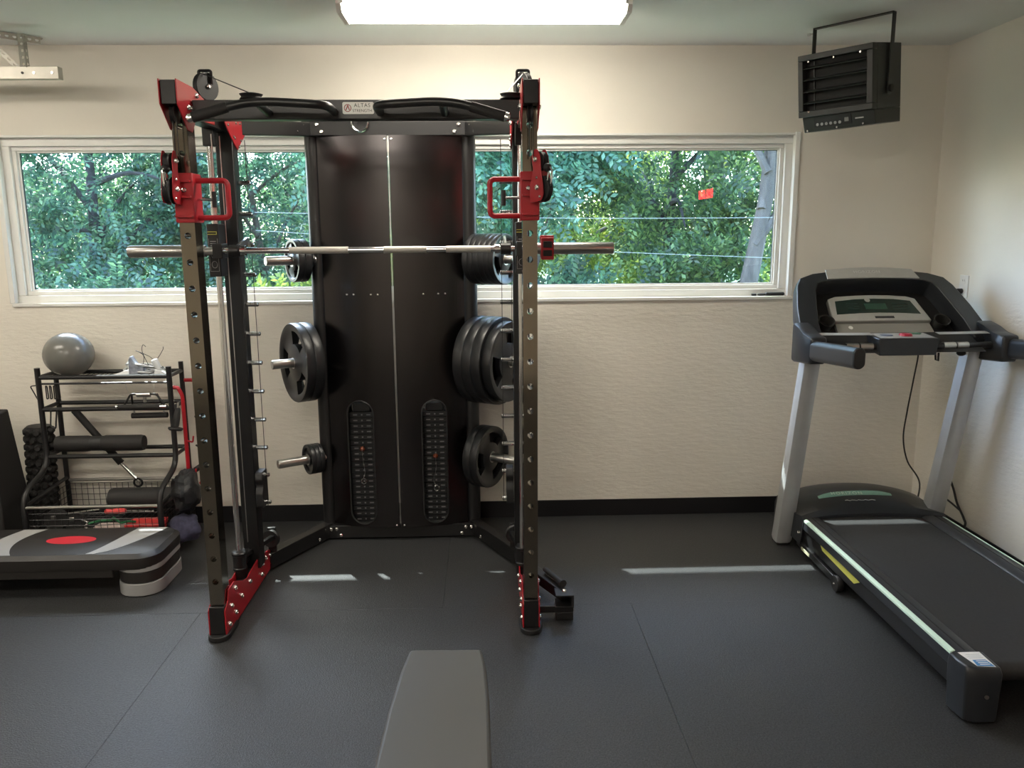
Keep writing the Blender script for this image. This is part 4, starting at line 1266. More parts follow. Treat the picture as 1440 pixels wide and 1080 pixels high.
# triangular hooks on the tray's corner, red hooks on the end
for k, x in enumerate((CX0 - .035, CX0 + .045, CX0 + .065, CX0 + .085, CX0 + .105)):
    tri = [(x - .026, 4.255, .855), (x + .020, 4.255, .860), (x + .018, 4.255, .785), (x + .008, 4.255, .778)]
    if k:
        tri = [(x, 4.205, .866), (x + .010, 4.20, .862), (x + .012, 4.20, .800), (x + .002, 4.20, .796)]
    part('carabiner_hook', MB().tube(fillet(tri, .010, 4, True), .0032, 6, True), M_BLACK, cart)
part('round_hook', MB().tube(fillet([(CX0 + .055, 4.21, .735), (CX0 + .050, 4.20, .650), (CX0 + .075, 4.20, .635), (CX0 + .085, 4.21, .735)], .02, 6), .004, 6), M_BLACK, cart)
for y, zz in ((4.235, .0), (4.40, .01)):
    hx = CX1 + (.056 if y < 4.3 else .085)
    pth = [(CX1 + .012, y, .842 + zz), (hx - .02, y, .842 + zz), (hx, y, .80 + zz), (hx, y, .30), (hx - .03, y, .265)]
    part('red_end_bracket', MB().tube(fillet(pth, .02, 5), .0105, 8), M_RED, cart)
for z in (.345, .375, .555):
    part('red_hook', MB().tube(fillet([(CX1 + .06, 4.235, z), (CX1 + .10, 4.21, z - .004), (CX1 + .105, 4.21, z + .03)], .01, 4), .0045, 6), M_RED, cart)

# ---- things on the cart
single('gym_ball', MB().sphere((-2.195, 4.315, 1.012), .124, 36, 22, (1, 1, .93)), M_BALL, (-2.195, 4.315, .897), 'shiny grey exercise ball sitting on the top tray of the storage cart', 'exercise ball')
def cordpile(name, cx, cy, cz, seed, n, spread, r, m, label, cat, loops=True):
    rnd = random.Random(seed)
    pts = []
    for i in range(n):
        a = i * 1.9 + rnd.uniform(-.4, .4)
        pts.append((cx + spread * math.cos(a) * rnd.uniform(.3, 1), cy + .05 * math.sin(a) * rnd.uniform(.4, 1), cz + r + abs(rnd.gauss(0, 1)) * .034))
    return single(name, MB().tube(smooth_path(pts, 7), r, 7), m, (cx, cy, cz), label, cat)
cordpile('charging_lead', -1.80, 4.31, .899, 3, 22, .13, .0050, M_WHITEC, 'tangled white cord heaped on the top tray of the cart', 'cord')
cordpile('wire_bundle', -1.78, 4.30, .902, 9, 16, .12, .0020, M_MATTE, 'loose thin wire springing up from the heap on the cart tray', 'wire')
w2 = MB().tube(smooth_path([(-1.82, 4.30, .92), (-1.80, 4.30, 1.0), (-1.84, 4.30, 1.03), (-1.78, 4.31, 1.0), (-1.74, 4.30, .98), (-1.70, 4.30, 1.03), (-1.695, 4.30, 1.05)]), .0018, 5)
w2.tube(smooth_path([(-1.77, 4.30, .93), (-1.805, 4.30, 1.02), (-1.80, 4.30, 1.06), (-1.785, 4.30, 1.05)]), .0018, 5)
single('wire_hanger', w2, M_MATTE, (-1.76, 4.30, .90), 'thin dark wire loops standing up from the cart tray', 'wire')
wb_ = thing('white_bracket', (-1.735, 4.29, .90), 'small white plastic cylinder lying among cords on the cart tray', 'plastic part')
part('barrel', MB().lathe([(.008, 0), (.018, .004), (.018, .055), (.012, .07), (.006, .072)], (-1.745, 4.29, .985), (.35, 0, -.9), 16), M_WHITEC, wb_)
part('base', MB().hexa([(-1.745, 4.26, .899), (-1.655, 4.26, .899), (-1.655, 4.32, .899), (-1.745, 4.32, .899)], [(-1.735, 4.265, .935), (-1.70, 4.265, .925), (-1.70, 4.315, .925), (-1.735, 4.315, .935)]), M_WHITEC, wb_, .003)
gb = thing('grey_pouch', (-1.86, 4.29, .90), 'pale grey crumpled pouch on the top tray of the storage cart', 'pouch')
part('body', MB().prism([(-1.875, 4.27, .899), (-1.872, 4.27, .985), (-1.862, 4.27, 1.005), (-1.845, 4.27, .975), (-1.83, 4.27, .955), (-1.80, 4.27, .945), (-1.79, 4.27, .899)], (0, .05, 0)), mat('pouch fabric', (.30, .33, .40), .7, noise=.4, nscale=30), gb, .006)
part('flap', MB().hexa([(-1.98, 4.27, .899), (-1.87, 4.27, .899), (-1.87, 4.33, .899), (-1.98, 4.33, .899)], [(-1.94, 4.285, .912), (-1.875, 4.285, .935), (-1.875, 4.31, .935), (-1.94, 4.31, .912)]), M_WHITEC, gb, .004)
# cable attachments hanging from the middle shelf
vh = thing('row_handle', (-1.775, 4.205, .735), 'black and chrome close grip row handle resting on the middle cart shelf', 'cable attachment')
part('frame', MB().tube(fillet([(-1.885, 4.205, .755), (-1.845, 4.205, .815), (-1.715, 4.205, .815), (-1.675, 4.205, .755)], .012, 4), .0055, 8).tube(fillet([(-1.855, 4.235, .755), (-1.845, 4.215, .815)], .01), .005, 8).tube([(-1.70, 4.235, .755), (-1.715, 4.215, .815)], .005, 8), M_BLACK, vh)
part('hub', MB().cyl((-1.815, 4.205, .812), (-1.745, 4.205, .812), .013, n=12).cyl((-1.775, 4.205, .812), (-1.775, 4.205, .772), .008, n=10), M_STEEL, vh)
part('grip', MB().cyl((-1.915, 4.203, .748), (-1.70, 4.203, .748), .0145, n=14), M_FOAM, vh)
part('grip_end', MB().cyl((-1.70, 4.203, .748), (-1.665, 4.203, .748), .0105, n=12).cyl((-1.925, 4.203, .748), (-1.915, 4.203, .748), .0105, n=12), M_CHROME, vh)
lh = thing('lat_handle', (-1.75, 4.23, .70), 'flat black grip bar hanging under the middle cart shelf', 'cable attachment')
part('grip', MB().cyl((-1.86, 4.23, .695), (-1.675, 4.23, .697), .0145, n=14), M_FOAM, lh)
part('link', MB().tube(fillet([(-1.695, 4.23, .697), (-1.69, 4.23, .735), (-1.70, 4.222, .748)], .01), .005, 8).tube(fillet([(-1.845, 4.23, .697), (-1.845, 4.228, .735)], .01), .005, 8), M_STEEL, lh)
wl = single('hanging_wire_loop', MB().tube(smooth_path([(-1.875, 4.24, .885), (-1.878, 4.235, .85), (-1.865, 4.23, .82), (-1.84, 4.225, .795)]), .0015, 5).tube(smooth_path([(-1.745, 4.24, .885), (-1.735, 4.235, .85), (-1.74, 4.23, .82), (-1.755, 4.225, .815)]), .0015, 5), M_STEEL, (-1.80, 4.24, .885), 'thin wire loop hanging below the cart tray', 'wire')
fp_ = thing('barbell_pad', (-2.04, 4.255, .490), 'thick black foam barbell pad lying on the lower cart shelf', 'barbell pad')
part('foam', MB().lathe([(.018, 0), (.040, .004), (.043, .02), (.043, .165), (.039, .185), (.039, .245), (.043, .262), (.043, .445), (.039, .462), (.018, .464)], (-2.290, 4.275, .537), (1, 0, 0), 26), M_FOAM, fp_)
part('center_band', MB().lathe([(.0385, .186), (.0400, .188), (.0400, .244), (.0385, .246)], (-2.290, 4.275, .537), (1, 0, 0), 26), M_MATTE, fp_)
part('bore', MB().lathe([(.010, 0), (.018, .001), (.018, .003)], (-1.828, 4.275, .537), (1, 0, 0), 18), mat('pad bore', (.035, .022, .026), .7), fp_)
db = thing('adjustable_bar', (-2.02, 4.34, .50), 'black telescoping bar with a chrome end leaning diagonally through the cart', 'exercise bar')
pA, pB, pC = Vector((-2.225, 4.368, .70)), Vector((-1.995, 4.350, .405)), Vector((-1.905, 4.335, .31))
part('outer_tube', MB().cyl(pA, pB, .019, n=14), M_FOAM, db)
part('chrome_shaft', MB().cyl(pB, pC, .010, n=12), M_CHROME, db)
part('end_loop', MB().tube([pC + Vector((.0 + .022 * math.cos(R(t)), -.005, -.012 + .022 * math.sin(R(t)))) for t in range(0, 360, 24)], .006, 7, True), M_BLACK, db)
# handles with black grips hung on the red bracket
def strap_handle(top, bot, loc_label, grp=None):
    t = thing('rope_attachment', tuple(bot), loc_label, 'cable handle', grp)
    top, bot = Vector(top), Vector(bot)
    d = (bot - top)
    part('grip', MB().lathe([(.010, 0), (.014, .006), (.017, d.length * .5), (.015, d.length - .012), (.010, d.length)], top, d, 16), M_FOAM, t)
    part('end_flange', MB().lathe([(.012, -.008), (.036, -.004), (.038, .004), (.030, .012), (.010, .014)], bot, d, 20), M_MATTE, t)
    part('tip', MB().cyl(top - d.normalized() * .028, top, .005, n=8), M_STEEL, t)
    return t
strap_handle((-1.600, 4.18, .745), (-1.612, 4.16, .640), 'black ribbed grip handle with round flange on the red cart bracket, nearer the step')
strap_handle((-1.560, 4.34, .755), (-1.535, 4.33, .675), 'black ribbed grip handle behind the other one on the red cart bracket')
sh_ = thing('stirrup_handle', (-1.53, 4.30, .38), 'black stirrup handle with a tilted grip hanging low on the red cart bracket', 'cable handle')
part('strap', MB().tube(fillet([(-1.555, 4.27, .52), (-1.515, 4.26, .50), (-1.510, 4.26, .425), (-1.530, 4.26, .41)], .01), .005, 8), M_MATTE, sh_)
part('grip', MB().cyl((-1.565, 4.26, .385), (-1.505, 4.26, .425), .015, n=14), M_FOAM, sh_)

# knobby roller leaning behind the cart's end
kr = thing('massage_roller', (-2.43, 4.335, 0), 'knobby black foam massage roller leaning against the end of the cart', 'foam roller')
k0, k1 = Vector((-2.43, 4.335, .02)), Vector((-2.412, 4.345, .625))
u_, v_, w_ = basis(k1 - k0)
Lr = (k1 - k0).length
part('core', MB().lathe([(.03, 0), (.058, .003), (.058, Lr - .003), (.03, Lr)], k0, w_, 24), M_FOAM, kr)
kn = MB()
for i in range(14):
    for k in range(10):
        a = R(36 * k + (18 if i % 2 else 0))
        dd = u_ * math.cos(a) + v_ * math.sin(a)
        c = k0 + w_ * (.03 + i * (Lr - .06) / 13) + dd * .056
        kn.lathe([(.020, 0), (.019, .012), (.013, .020)], c, dd, 8)
ko = part('knobs', kn, M_FOAM, kr)
ko['kind'] = 'stuff'

# things in the basket
def blob(c, r, sc, seed, amp=.16, nu=26, nv=18):
    b = MB().sphere((0, 0, 0), 1.0, nu, nv)
    rn = random.Random(seed)
    wv = [(Vector((rn.gauss(0, 1), rn.gauss(0, 1), rn.gauss(0, 1))).normalized() * rn.uniform(2.5, 7), rn.uniform(0, 6), rn.uniform(.4, 1)) for _ in range(7)]
    out = []
    for p in b.v:
        v = Vector(p)
        d = sum(a * abs(math.sin(k.dot(v) + ph)) for k, ph, a in wv) / 7
        v = v * (1 - amp + 2 * amp * d)
        out.append((c[0] + v.x * r * sc[0], c[1] + v.y * r * sc[1], c[2] + v.z * r * sc[2]))
    b.v = out
    return b
single('black_mat_roll', MB().lathe([(.02, 0), (.052, .004), (.055, .02), (.055, .33), (.052, .346), (.02, .35)], (-2.02, 4.24, .185 + .055), (1, 0, 0), 24), M_FOAM, (-1.85, 4.24, .185), 'rolled black sleeve lying along the top of the wire basket', 'foam sleeve')
bagm = blob((-1.585, 4.16, .30), .115, (.62, .9, 1.0), 4, .42)
single('black_bag', bagm, mat('bag nylon', (.016, .017, .02), .5, bump=.6, bscale=14, bdist=.02), (-1.60, 4.17, .19), 'soft black nylon bag hanging at the basket corner beside the front leg', 'bag')
single('navy_cloth', blob((-1.60, 4.13, .105), .10, (.85, .9, .75), 8, .42), M_PURP, (-1.585, 4.13, .04), 'crumpled navy cloth below the black bag at the end of the cart', 'cloth')
sc = thing('red_screwdriver', (-1.87, 4.0, .22), 'red handled tool with a thin steel rod lying in the basket', 'tool')
part('handle', MB().lathe([(.008, 0), (.014, .006), (.012, .03), (.0145, .06), (.013, .10), (.007, .108)], (-1.945, 4.01, .245), (1, 0, .03), 14), M_REDPL, sc)
part('rod', MB().cyl((-1.84, 4.01, .248), (-1.70, 4.01, .243), .0035, n=8), M_STEEL, sc)
single('red_tray', MB().hexa([(-1.84, 4.0, .130), (-1.675, 4.0, .130), (-1.675, 4.10, .130), (-1.84, 4.10, .130)], [(-1.85, 3.99, .175), (-1.668, 3.99, .178), (-1.668, 4.11, .178), (-1.85, 4.11, .175)]), M_REDPL, (-1.76, 4.05, .130), 'bright red plastic pack at the bottom of the basket', 'package', bevel=.004)
single('printed_bag', MB().hexa([(-2.03, 3.995, .128), (-1.86, 3.995, .128), (-1.86, 4.08, .128), (-2.03, 4.08, .128)], [(-2.00, 4.0, .175), (-1.87, 4.0, .178), (-1.87, 4.06, .172), (-2.00, 4.06, .168)]), M_PINK, (-1.95, 4.04, .128), 'white and red printed plastic bag in the wire basket', 'package', bevel=.006)
single('green_band', MB().tube(smooth_path([(-2.03, 4.0, .185), (-1.97, 4.0, .20), (-1.92, 4.02, .195), (-1.90, 4.0, .215), (-1.87, 4.01, .185), (-1.83, 4.0, .195), (-1.80, 4.02, .185)]), .006, 7), M_GREENC, (-1.92, 4.0, .18), 'green resistance tube lying over the packages in the basket', 'resistance band')
single('silver_chain', MB().tube(smooth_path([(-2.06, 4.0, .21), (-2.03, 4.0, .19), (-2.05, 4.0, .17), (-2.02, 4.0, .15), (-2.06, 4.01, .14), (-2.03, 4.0, .16)]), .005, 6), M_CHROME, (-2.04, 4.0, .14), 'shiny metal clip and links hanging in the wire basket', 'metal clip')
single('silver_rod', MB().cyl((-2.15, 4.05, .225), (-1.99, 4.05, .245), .0045, n=8), M_STEEL, (-2.07, 4.05, .23), 'thin steel rod lying across the basket contents', 'metal rod')
for x, y, r_, lab in ((-2.24, 4.10, .052, 'round black strap roll in the basket corner by the massage roller'), (-2.14, 4.09, .045, 'smaller black strap roll in the middle of the wire basket')):
    o = thing('strap_roll', (x, y, .127), lab, 'strap')
    part('coil', MB().lathe([(.012, -.022), (r_, -.022), (r_, .022), (.012, .022)], (x, y, .128 + r_), (.3, -1, .1), 22), M_FOAM, o)
    part('buckle', MB().bx(x - .012, x + .014, y - .034, y - .028, .135 + r_, .155 + r_), M_STEEL, o, .002)

# ================================================================== STEP, BLOCK, BENCH
SX0, SX1, SY0, SY1, SZ = -2.60, -1.505, 3.515, 3.905, .205
stp = thing('aerobic_step', ((SX0 + SX1) / 2, 3.71, 0), 'black aerobic step with grey risers and a red oval on top', 'aerobic step')
def step_outline(x0, x1, y0, y1, r, z):
    return [(a, b_, z) for a, b_ in rrect(x0, x1, y0, y1, r, 6)]
o1 = step_outline(SX0, SX1, SY0, SY1, .10, SZ)
top = MB()
n = len(o1)
l0 = step_outline(SX0 + .004, SX1 - .004, SY0 + .004, SY1 - .004, .10, .135)
l1 = step_outline(SX0, SX1, SY0, SY1, .10, .150)
l2 = step_outline(SX0, SX1, SY0, SY1, .10, .188)
l3 = step_outline(SX0 + .022, SX1 - .022, SY0 + .022, SY1 - .022, .085, SZ)
top.add(l0 + l1 + l2 + l3, [tuple(range(n))[::-1], tuple(range(3 * n, 4 * n))] + [(q * n + i, q * n + (i + 1) % n, (q + 1) * n + (i + 1) % n, (q + 1) * n + i) for q in range(3) for i in range(n)])
pf = part('platform', top, M_STEPT, stp)
# printed top: red oval, grey crescents, laid as thin skins on the platform
cxs, cys = (SX0 + SX1) / 2 + .075, 3.725
part('red_oval', MB().prism([(cxs + .115 * math.cos(R(a)), cys + .050 * math.sin(R(a)), SZ + .0003) for a in range(0, 360, 12)], (0, 0, .0006)), M_REDP, pf)
def crescent(p_out, p_in):
    b = MB()
    n = len(p_out)
    b.add([(x, y, SZ + .0008) for x, y in p_out] + [(x, y, SZ + .0008) for x, y in p_in], [(i, i + 1, n + i + 1, n + i) for i in range(n - 1)])
    return b
for s in (-1, 1):
    po, pi_ = [], []
    for k in range(13):
        t = k / 12
        y = SY0 + .03 + (SY1 - SY0 - .06) * t
        bow = math.sin(math.pi * (.15 + .85 * t) * .9)
        po.append((cxs + s * (.185 + .215 * t ** .6) , y))
        pi_.append((cxs + s * (.150 + .105 * t ** .75), y))
    if s < 0:
        po = [(cxs - .30 - .05 * math.sin(math.pi * k / 12) , SY0 + .03 + (SY1 - SY0 - .06) * k / 12) for k in range(13)]
        pi_ = [(cxs - .215 + .06 * (2 * k / 12 - 1) ** 2 - .03, SY0 + .03 + (SY1 - SY0 - .06) * k / 12) for k in range(13)]
    part('grey_crescent', crescent(po, pi_), M_STEPG, pf)
part('front_skirt', MB().bx(SX0 + .12, SX1 - .20, SY0 + .012, SY0 + .03, .095, .140), M_STEPT, pf, .004)
def riser(x0, x1, z0, z1, m, name, inset=0.0):
    out = rrect(x0 + inset, x1 - inset, SY0 + .006 + inset, SY1 - .006 - inset, .095 - inset, 6)
    return part(name, MB().prism([(a, b_, z0) for a, b_ in out], (0, 0, z1 - z0)), m, stp, .003)
for x0, x1 in ((SX1 - .205, SX1 - .002), (SX0 + .002, SX0 + .205)):
    riser(x0, x1, .118, .180, M_STEPR, 'riser')
    riser(x0, x1, .064, .116, M_STEPT, 'riser_gap', .004)
    riser(x0, x1, .004, .062, M_STEPR, 'riser')
    riser(x0, x1, .0, .004, M_STEPT, 'riser_pad', .012)
single('black_foam_block', MB().hexa([(-2.80, 3.96, 0), (-2.425, 3.96, 0), (-2.425, 4.26, 0), (-2.80, 4.26, 0)], [(-2.75, 4.03, .735), (-2.475, 4.03, .735), (-2.475, 4.20, .748), (-2.75, 4.20, .748)]), M_FOAM, (-2.61, 4.11, 0), 'tall tapered black block standing beside the storage cart', 'foam block', bevel=.008)

bn = thing('weight_bench', (-.125, 1.6, 0), 'flat weight bench with a grey vinyl pad in front of the machine', 'weight bench')
pl_ = [(-.262, 1.20), (-.262, 1.64), (-.256, 1.86), (-.242, 2.06), (-.228, 2.165), (-.02, 2.160), (-.008, 2.06), (0.000, 1.90), (.003, 1.64), (.003, 1.20)]
pl_ = [(p.x, p.y) for p in fillet([(a, b_, 0) for a, b_ in pl_], .016, 4, True)]
part('pad', MB().prism([(a, b_, .395) for a, b_ in pl_], (0, 0, .055)), M_PAD, bn, .010)
part('pad_board', MB().prism([(-.13 + (a + .13) * .93, 1.68 + (b_ - 1.68) * .97, .382) for a, b_ in pl_], (0, 0, .014)), M_MATTE, bn, .002)
part('spine', MB().bx(-.155, -.105, 1.0, 1.98, .30, .36), M_BLACK, bn, .004)
part('pad_support', MB().bx(-.19, -.07, 1.90, 1.94, .355, .384).bx(-.19, -.07, 1.35, 1.39, .355, .384), M_BLACK, bn, .003)
part('leg', MB().bar((-.13, 1.88, .32), (-.13, 1.74, .03), .05, .05, (0, 1, 0)), M_BLACK, bn, .004)
part('leg', MB().bar((-.13, 1.10, .32), (-.13, 1.00, .03), .05, .05, (0, 1, 0)), M_BLACK, bn, .004)
part('floor_bar', MB().bx(-.30, .04, 1.71, 1.76, 0, .05), M_BLACK, bn, .004)
part('floor_bar', MB().bx(-.38, .12, .97, 1.02, 0, .05), M_BLACK, bn, .004)
part('adjust_pin', MB().cyl((-.105, 1.68, .345), (.012, 1.68, .345), .007, n=12).sphere((.020, 1.68, .345), .013, 14, 10), M_CHROME, bn)

# small things
pn = thing('marker_pen', (1.60, YW - .004, WZ0 + .006), 'short black marker lying on the window sill at its corner', 'marker')
part('barrel', MB().lathe([(.004, 0), (.010, .006), (.010, .105), (.007, .108)], (1.685, YW + .012, WZ0 + .017), (-1, 0, 0), 14), M_MATTE, pn)
part('tip', MB().lathe([(.0065, 0), (.0065, .035), (.003, .045)], (1.577, YW + .012, WZ0 + .0145), (-1, 0, 0), 12), M_MATTE, pn)
part('cap', MB().cyl((1.525, YW + .012, WZ0 + .014), (1.50, YW + .012, WZ0 + .014), .007, n=12), M_MATTE, pn)
tmr = thing('led_timer', (XR, .05, 2.03), 'wall timer with red glowing digits block on the side wall', 'timer')
part('case', MB().bx(XR - .045, XR, -.27, .37, 1.955, 2.105), M_MATTE, tmr, .004)
part('lit_block', MB().bx(XR - .048, XR - .045, -.24, .03, 1.98, 2.08), M_LED, tmr)
part('lit_block', MB().bx(XR - .048, XR - .045, .07, .34, 1.98, 2.08), M_LED, tmr)

# ================================================================== OUTSIDE
def leaf_material(name, dark, mid, light):
    m = bpy.data.materials.new(name)
    m.use_nodes = True
    nt = m.node_tree
    nt.nodes.remove(nt.nodes['Principled BSDF'])
    ge = nt.nodes.new('ShaderNodeNewGeometry')
    cr_ = nt.nodes.new('ShaderNodeValToRGB')
    el = cr_.color_ramp.elements
    el[0].position = 0.0
    el[0].color = (*dark, 1)
    el[1].position = 1.0
    el[1].color = (*light, 1)
    e = el.new(0.6)
    e.color = (*mid, 1)
    nt.links.new(ge.outputs['Random Per Island'], cr_.inputs[0])
    df = nt.nodes.new('ShaderNodeBsdfDiffuse')
    ts = nt.nodes.new('ShaderNodeBsdfTranslucent')
    gs_ = nt.nodes.new('ShaderNodeBsdfGlossy')
    gs_.inputs['Roughness'].default_value = .45
    m1 = nt.nodes.new('ShaderNodeMixShader')
    m1.inputs[0].default_value = .45
    m2 = nt.nodes.new('ShaderNodeMixShader')
    m2.inputs[0].default_value = .05
    nt.links.new(cr_.outputs[0], df.inputs[0])
    nt.links.new(cr_.outputs[0], ts.inputs[0])
    nt.links.new(df.outputs[0], m1.inputs[1])
    nt.links.new(ts.outputs[0], m1.inputs[2])
    nt.links.new(m1.outputs[0], m2.inputs[1])
    nt.links.new(gs_.outputs[0], m2.inputs[2])
    nt.links.new(m2.outputs[0], nt.nodes['Material Output'].inputs[0])
    return m
LEAF = [leaf_material('teal green leaves', (.02, .055, .035), (.06, .15, .085), (.16, .30, .14)),
        leaf_material('mid green leaves', (.025, .06, .025), (.085, .17, .06), (.24, .36, .10)),
        leaf_material('yellow green leaves', (.07, .13, .02), (.22, .32, .05), (.50, .52, .10)),
        leaf_material('pale teal leaves', (.04, .10, .06), (.12, .28, .16), (.24, .42, .24))]
M_BARK = mat('bark', (.10, .085, .07), .85, noise=.4, nscale=14, bump=.8, bscale=18, bdist=.03, stretch=(1, 1, .25))
M_BARKD = mat('dark bark', (.05, .045, .045), .85, noise=.4, nscale=14)

def foliage(name, rng_, centre, rad, twigs, leaf, m, parent, pairs=6, shell=.35):
    """compound leaves: twigs with paired leaflets, all real quads"""
    c = np.array(centre)
    rad = np.array(rad)
    d = rng_.normal(size=(twigs, 3))
    d /= np.linalg.norm(d, axis=1)[:, None]
    rr_ = shell + (1 - shell) * rng_.random(twigs) ** .6
    # clumps
    k = max(6, twigs // 60)
    cl_ = rng_.normal(size=(k, 3))
    cl_ /= np.linalg.norm(cl_, axis=1)[:, None]
    cl_ *= (.35 + .65 * rng_.random(k) ** .5)[:, None]
    pick = rng_.integers(0, k, twigs)
    org = c + (cl_[pick] * .78 + d * rr_[:, None] * .30) * rad
    out = (org - c) / rad
    out /= np.linalg.norm(out, axis=1)[:, None] + 1e-6
    dr = out * .6 + rng_.normal(size=(twigs, 3)) * .6 + np.array([0, 0, -.35])
    dr /= np.linalg.norm(dr, axis=1)[:, None]
    side = np.cross(dr, rng_.normal(size=(twigs, 3)))
    side /= np.linalg.norm(side, axis=1)[:, None]
    nrm = np.cross(dr, side)
    V = []
    for p in range(pairs):
        for sgn in (-1, 1):
            base = org + dr * (leaf * (.55 * p + .3))[:, None] if isinstance(leaf, np.ndarray) else org + dr * (leaf * (.62 * p + .3))
            dirv = dr * .55 + side * sgn * .8 + nrm * rng_.normal(scale=.25, size=(twigs, 1))
            dirv /= np.linalg.norm(dirv, axis=1)[:, None]
            wv = np.cross(dirv, nrm)
            wv /= np.linalg.norm(wv, axis=1)[:, None] + 1e-6
            L = leaf * rng_.uniform(.75, 1.15, (twigs, 1))
            v0 = base
            v1 = base + dirv * L * .5 + wv * L * .24 + nrm * L * .05
            v2 = base + dirv * L
            v3 = base + dirv * L * .5 - wv * L * .24 + nrm * L * .05
            V.append(np.stack([v0, v1, v2, v3], 1).reshape(-1, 3))
    V = np.concatenate(V)
    nq = len(V) // 4
    off = np.array(OFF.get(parent, Vector((0, 0, 0))))
    V = (V - off).astype(np.float32)
    me = bpy.data.meshes.new(name)
    me.vertices.add(len(V))
    me.vertices.foreach_set('co', V.ravel())
    me.loops.add(nq * 4)
    me.loops.foreach_set('vertex_index', np.arange(nq * 4, dtype=np.int32))
    me.polygons.add(nq)
    me.polygons.foreach_set('loop_start', np.arange(0, nq * 4, 4, dtype=np.int32))
    me.update(calc_edges=True)
    o = place(name, me, m, parent)
    o['kind'] = 'stuff'
    return o

GZ = -.25
def tree(x, y, h, crown, rad, twigs, leaf, kind, label, trunk_r=.11, lean=0.0, seed=1, bark=None, branches=5, name='tree'):
    r_ = np.random.default_rng(seed)
    t = thing(name, (x, y, GZ), label, 'tree', 'trees outside the window')
    cz = crown
    top = Vector((x + lean, y, cz + rad[2] * .3))
    b = MB()
    path = [Vector((x, y, GZ)), Vector((x + lean * .25, y, GZ + h * .3)), Vector((x + lean * .65, y + .05, GZ + h * .62)), top]
    b.tube(smooth_path(path, 5), [trunk_r * (1 - .65 * k / 15) for k in range(16)], 10)
    tk = part('trunk', b, bark or M_BARK, t)
    bb = MB()
    for k in range(branches):
        a = 2 * math.pi * k / branches + r_.random()
        p0 = path[1].lerp(path[3], .25 + .6 * k / branches)
        e = Vector((x + lean + rad[0] * .75 * math.cos(a), y + rad[1] * .75 * math.sin(a), cz + rad[2] * float(r_.uniform(-.55, .6))))
        mid = p0.lerp(e, .5) + Vector((0, 0, .12))
        bb.tube(smooth_path([p0, mid, e], 4), [trunk_r * .38 * (1 - .8 * q / 8) for q in range(9)], 6)
    part('branches', bb, bark or M_BARK, t)
    foliage('foliage', r_, (x + lean, y, cz), rad, twigs, leaf, LEAF[kind], t)
    return t
G = [
    # x, y, h, crown z, radii, twigs, leaf, kind, label, trunk, lean
    (-4.25, 9.0, 3.2, 2.2, (1.6, 1.0, 1.6), 1700, .072, 0, 'teal leafed tree with a dark slim trunk outside the cart end of the window', .10, .1),
    (-2.5, 9.8, 3.0, 2.15, (1.4, .9, 1.5), 1500, .070, 0, 'airy tree letting white sky through behind the cart side post', .07, -.25),
    (-1.0, 9.0, 3.2, 2.1, (1.1, .9, 1.6), 1500, .080, 3, 'drooping light green tree seen between the cart side post and the tower', .08, .2),
    (.55, 8.3, 3.1, 2.45, (1.0, .8, 1.2), 1200, .080, 3, 'drooping light green tree outside just past the treadmill side post', .07, -.1),
    (2.0, 9.0, 3.3, 2.3, (1.3, 1.0, 1.4), 1500, .075, 1, 'mid green tree with dark limbs outside the middle of the clear glass', .10, .1),
    (2.25, 7.4, 3.6, 3.25, (1.1, .9, .85), 700, .075, 1, 'tree with a thick pale leaning trunk outside the window corner', .112, .50),
    (4.6, 11.5, 3.4, 2.0, (1.5, 1.1, 1.8), 1300, .085, 2, 'yellow green sunlit tree behind the leaning trunk', .10, 0),
    (1.4, 13.0, 3.6, 2.2, (2.0, 1.3, 2.0), 1800, .095, 2, 'bright yellow green tree deep behind the mid green ones', .12, 0),
    (-2.3, 14.0, 3.8, 1.8, (2.2, 1.3, 1.7), 1500, .10, 1, 'broad green tree deep behind the teal trees', .13, 0),
    (-5.9, 13.0, 3.8, 1.7, (2.1, 1.3, 1.6), 1400, .10, 1, 'broad green tree far beyond the cart end of the window', .13, 0),
    (-8.0, 12.0, 3.6, 1.9, (1.8, 1.3, 2.0), 700, .12, 0, 'teal tree at the far edge of the yard beside the broad green one', .12, 0),
    (4.2, 15.5, 3.8, 2.2, (2.2, 1.4, 2.2), 1100, .12, 1, 'large mid green tree at the back of the yard behind the yellow green one', .14, 0),
    (7.4, 13.0, 3.6, 2.0, (1.8, 1.3, 2.1), 800, .12, 0, 'teal green tree standing furthest along the yard wires', .12, 0),
]
G += [  # added trees with unseen crowns, blocking sky so daylight comes from one side
    (-.4, 11.8, 9.0, 6.8, (1.8, 1.3, 2.6), 800, .22, 1, 'tall tree added to screen the sky high above the yellow green one', .17, 0),
    (3.8, 13.4, 9.5, 6.9, (1.9, 1.2, 2.9), 800, .22, 1, 'tall tree added to screen the sky above the mid green tree with dark limbs', .17, 0),
    (7.2, 10.2, 8.5, 5.8, (1.8, 1.3, 2.9), 700, .22, 0, 'tall teal tree added to screen the sky beyond the leaning trunk', .17, 0),
    (-1.6, 15.5, 9.5, 6.8, (2.0, 1.5, 3.0), 700, .22, 0, 'tall teal tree added to screen the sky above the broad green one', .17, 0),
]
for i, a in enumerate(G):
    tree(a[0], a[1], a[2], a[3], a[4], a[5], a[6], a[7], a[8], a[9], a[10], seed=20 + i, bark=M_BARKD if i in (0, 4) else None)
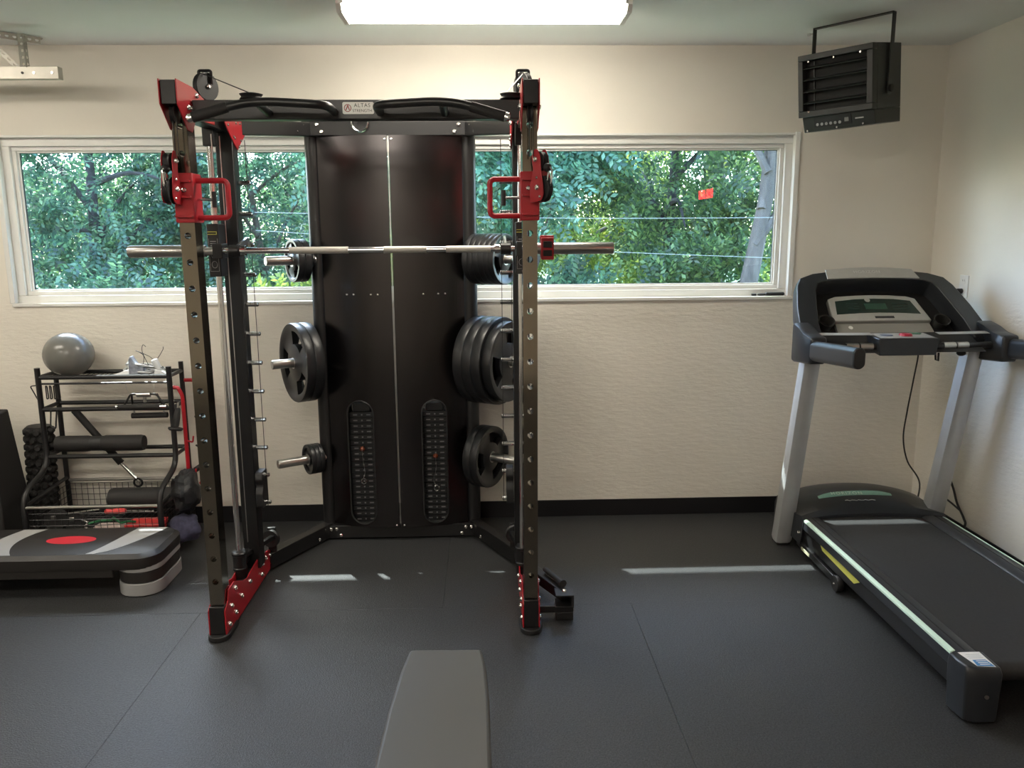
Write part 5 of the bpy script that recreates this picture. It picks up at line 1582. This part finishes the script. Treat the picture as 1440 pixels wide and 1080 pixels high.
# low shrubs
for i, (x, y, rad, kind, lab) in enumerate(((-3.3, 7.6, (.8, .5, .75), 0, 'teal shrub below the cart end of the window'), (-1.9, 8.2, (.8, .5, .7), 2, 'yellow green shrub outside between post and cart'),
                                       (-.75, 7.9, (.6, .5, .85), 2, 'yellow green shrub outside behind the small plates'), (1.0, 7.6, (.9, .5, .75), 0, 'teal shrub outside below the barbell clamp'),
                                       (2.3, 8.0, (.8, .5, .8), 1, 'green shrub at the foot of the dark limbed tree'), (3.9, 9.6, (.7, .5, .9), 2, 'yellow green shrub right behind the leaning trunk'))):
    t = thing('shrub', (x, y, GZ), lab, 'shrub', 'shrubs outside the window')
    r_ = np.random.default_rng(60 + i)
    b = MB()
    for k in range(5):
        a = k * 1.3
        b.tube([(x, y, GZ), (x + .25 * math.cos(a), y + .2 * math.sin(a), .35), (x + .45 * math.cos(a), y + .3 * math.sin(a), .9)], [.02, .014, .006], 5)
    part('stems', b, M_BARKD, t)
    foliage('foliage', r_, (x, y, .75), rad, 550, .075, LEAF[kind], t, shell=.2)
gr_ = struct('ground', MB().bx(-40, 40, YW + T, 60, GZ - .2, GZ), mat('lawn', (.06, .10, .035), .9, noise=.4, nscale=3))
gr_.name = 'ground'
# overhead wires beyond the glass
for k, (p0, p1, lab) in enumerate((((-1.8, 6.6, 1.80), (3.2, 6.6, 1.735), 'upper thin wire strung across the yard'), ((-1.8, 6.6, 1.66), (3.2, 6.6, 1.375), 'lower slanting thin wire strung across the yard'))):
    a_, b_ = Vector(p0), Vector(p1)
    single('utility_wire', MB().tube(smooth_path([a_, a_.lerp(b_, .5) - ZV * .03, b_], 8), .0018, 5), mat('wire pale', (.35, .40, .38), .4), tuple(a_.lerp(b_, .5)), lab, 'wire')
# neighbouring house behind the trees
hs = thing('neighbour_house', (-.6, 19, GZ), 'cream sided neighbour house with a grey roof behind the trees', 'house')
b = MB()
for k in range(13):
    z = GZ + k * .2
    b.hexa([(-4.2, 18.0, z), (1.2, 18.0, z), (1.2, 22, z), (-4.2, 22, z)], [(-4.2, 18.03, z + .2), (1.2, 18.03, z + .2), (1.2, 22, z + .2), (-4.2, 22, z + .2)])
part('siding', b, mat('cream siding', (.60, .54, .42), .7), hs)
part('roof', MB().prism([(-4.6, 17.5, 2.30), (-4.6, 17.5, 2.38), (-4.6, 20, 3.3), (-4.6, 22.5, 2.38), (-4.6, 22.5, 2.30), (-4.6, 20, 3.18)], (6.2, 0, 0)), mat('grey shingles', (.22, .21, .21), .8, noise=.25, nscale=20), hs)
for x in (-3.2, -1.2):
    f_ = part('house_window', MB().bx(x - .45, x + .45, 17.97, 18.02, .9, 1.9), M_TRIM, hs)
    part('window_pane', MB().bx(x - .38, x + .38, 17.955, 17.972, .97, 1.83), mat('far glass', (.05, .06, .07), .1), f_)
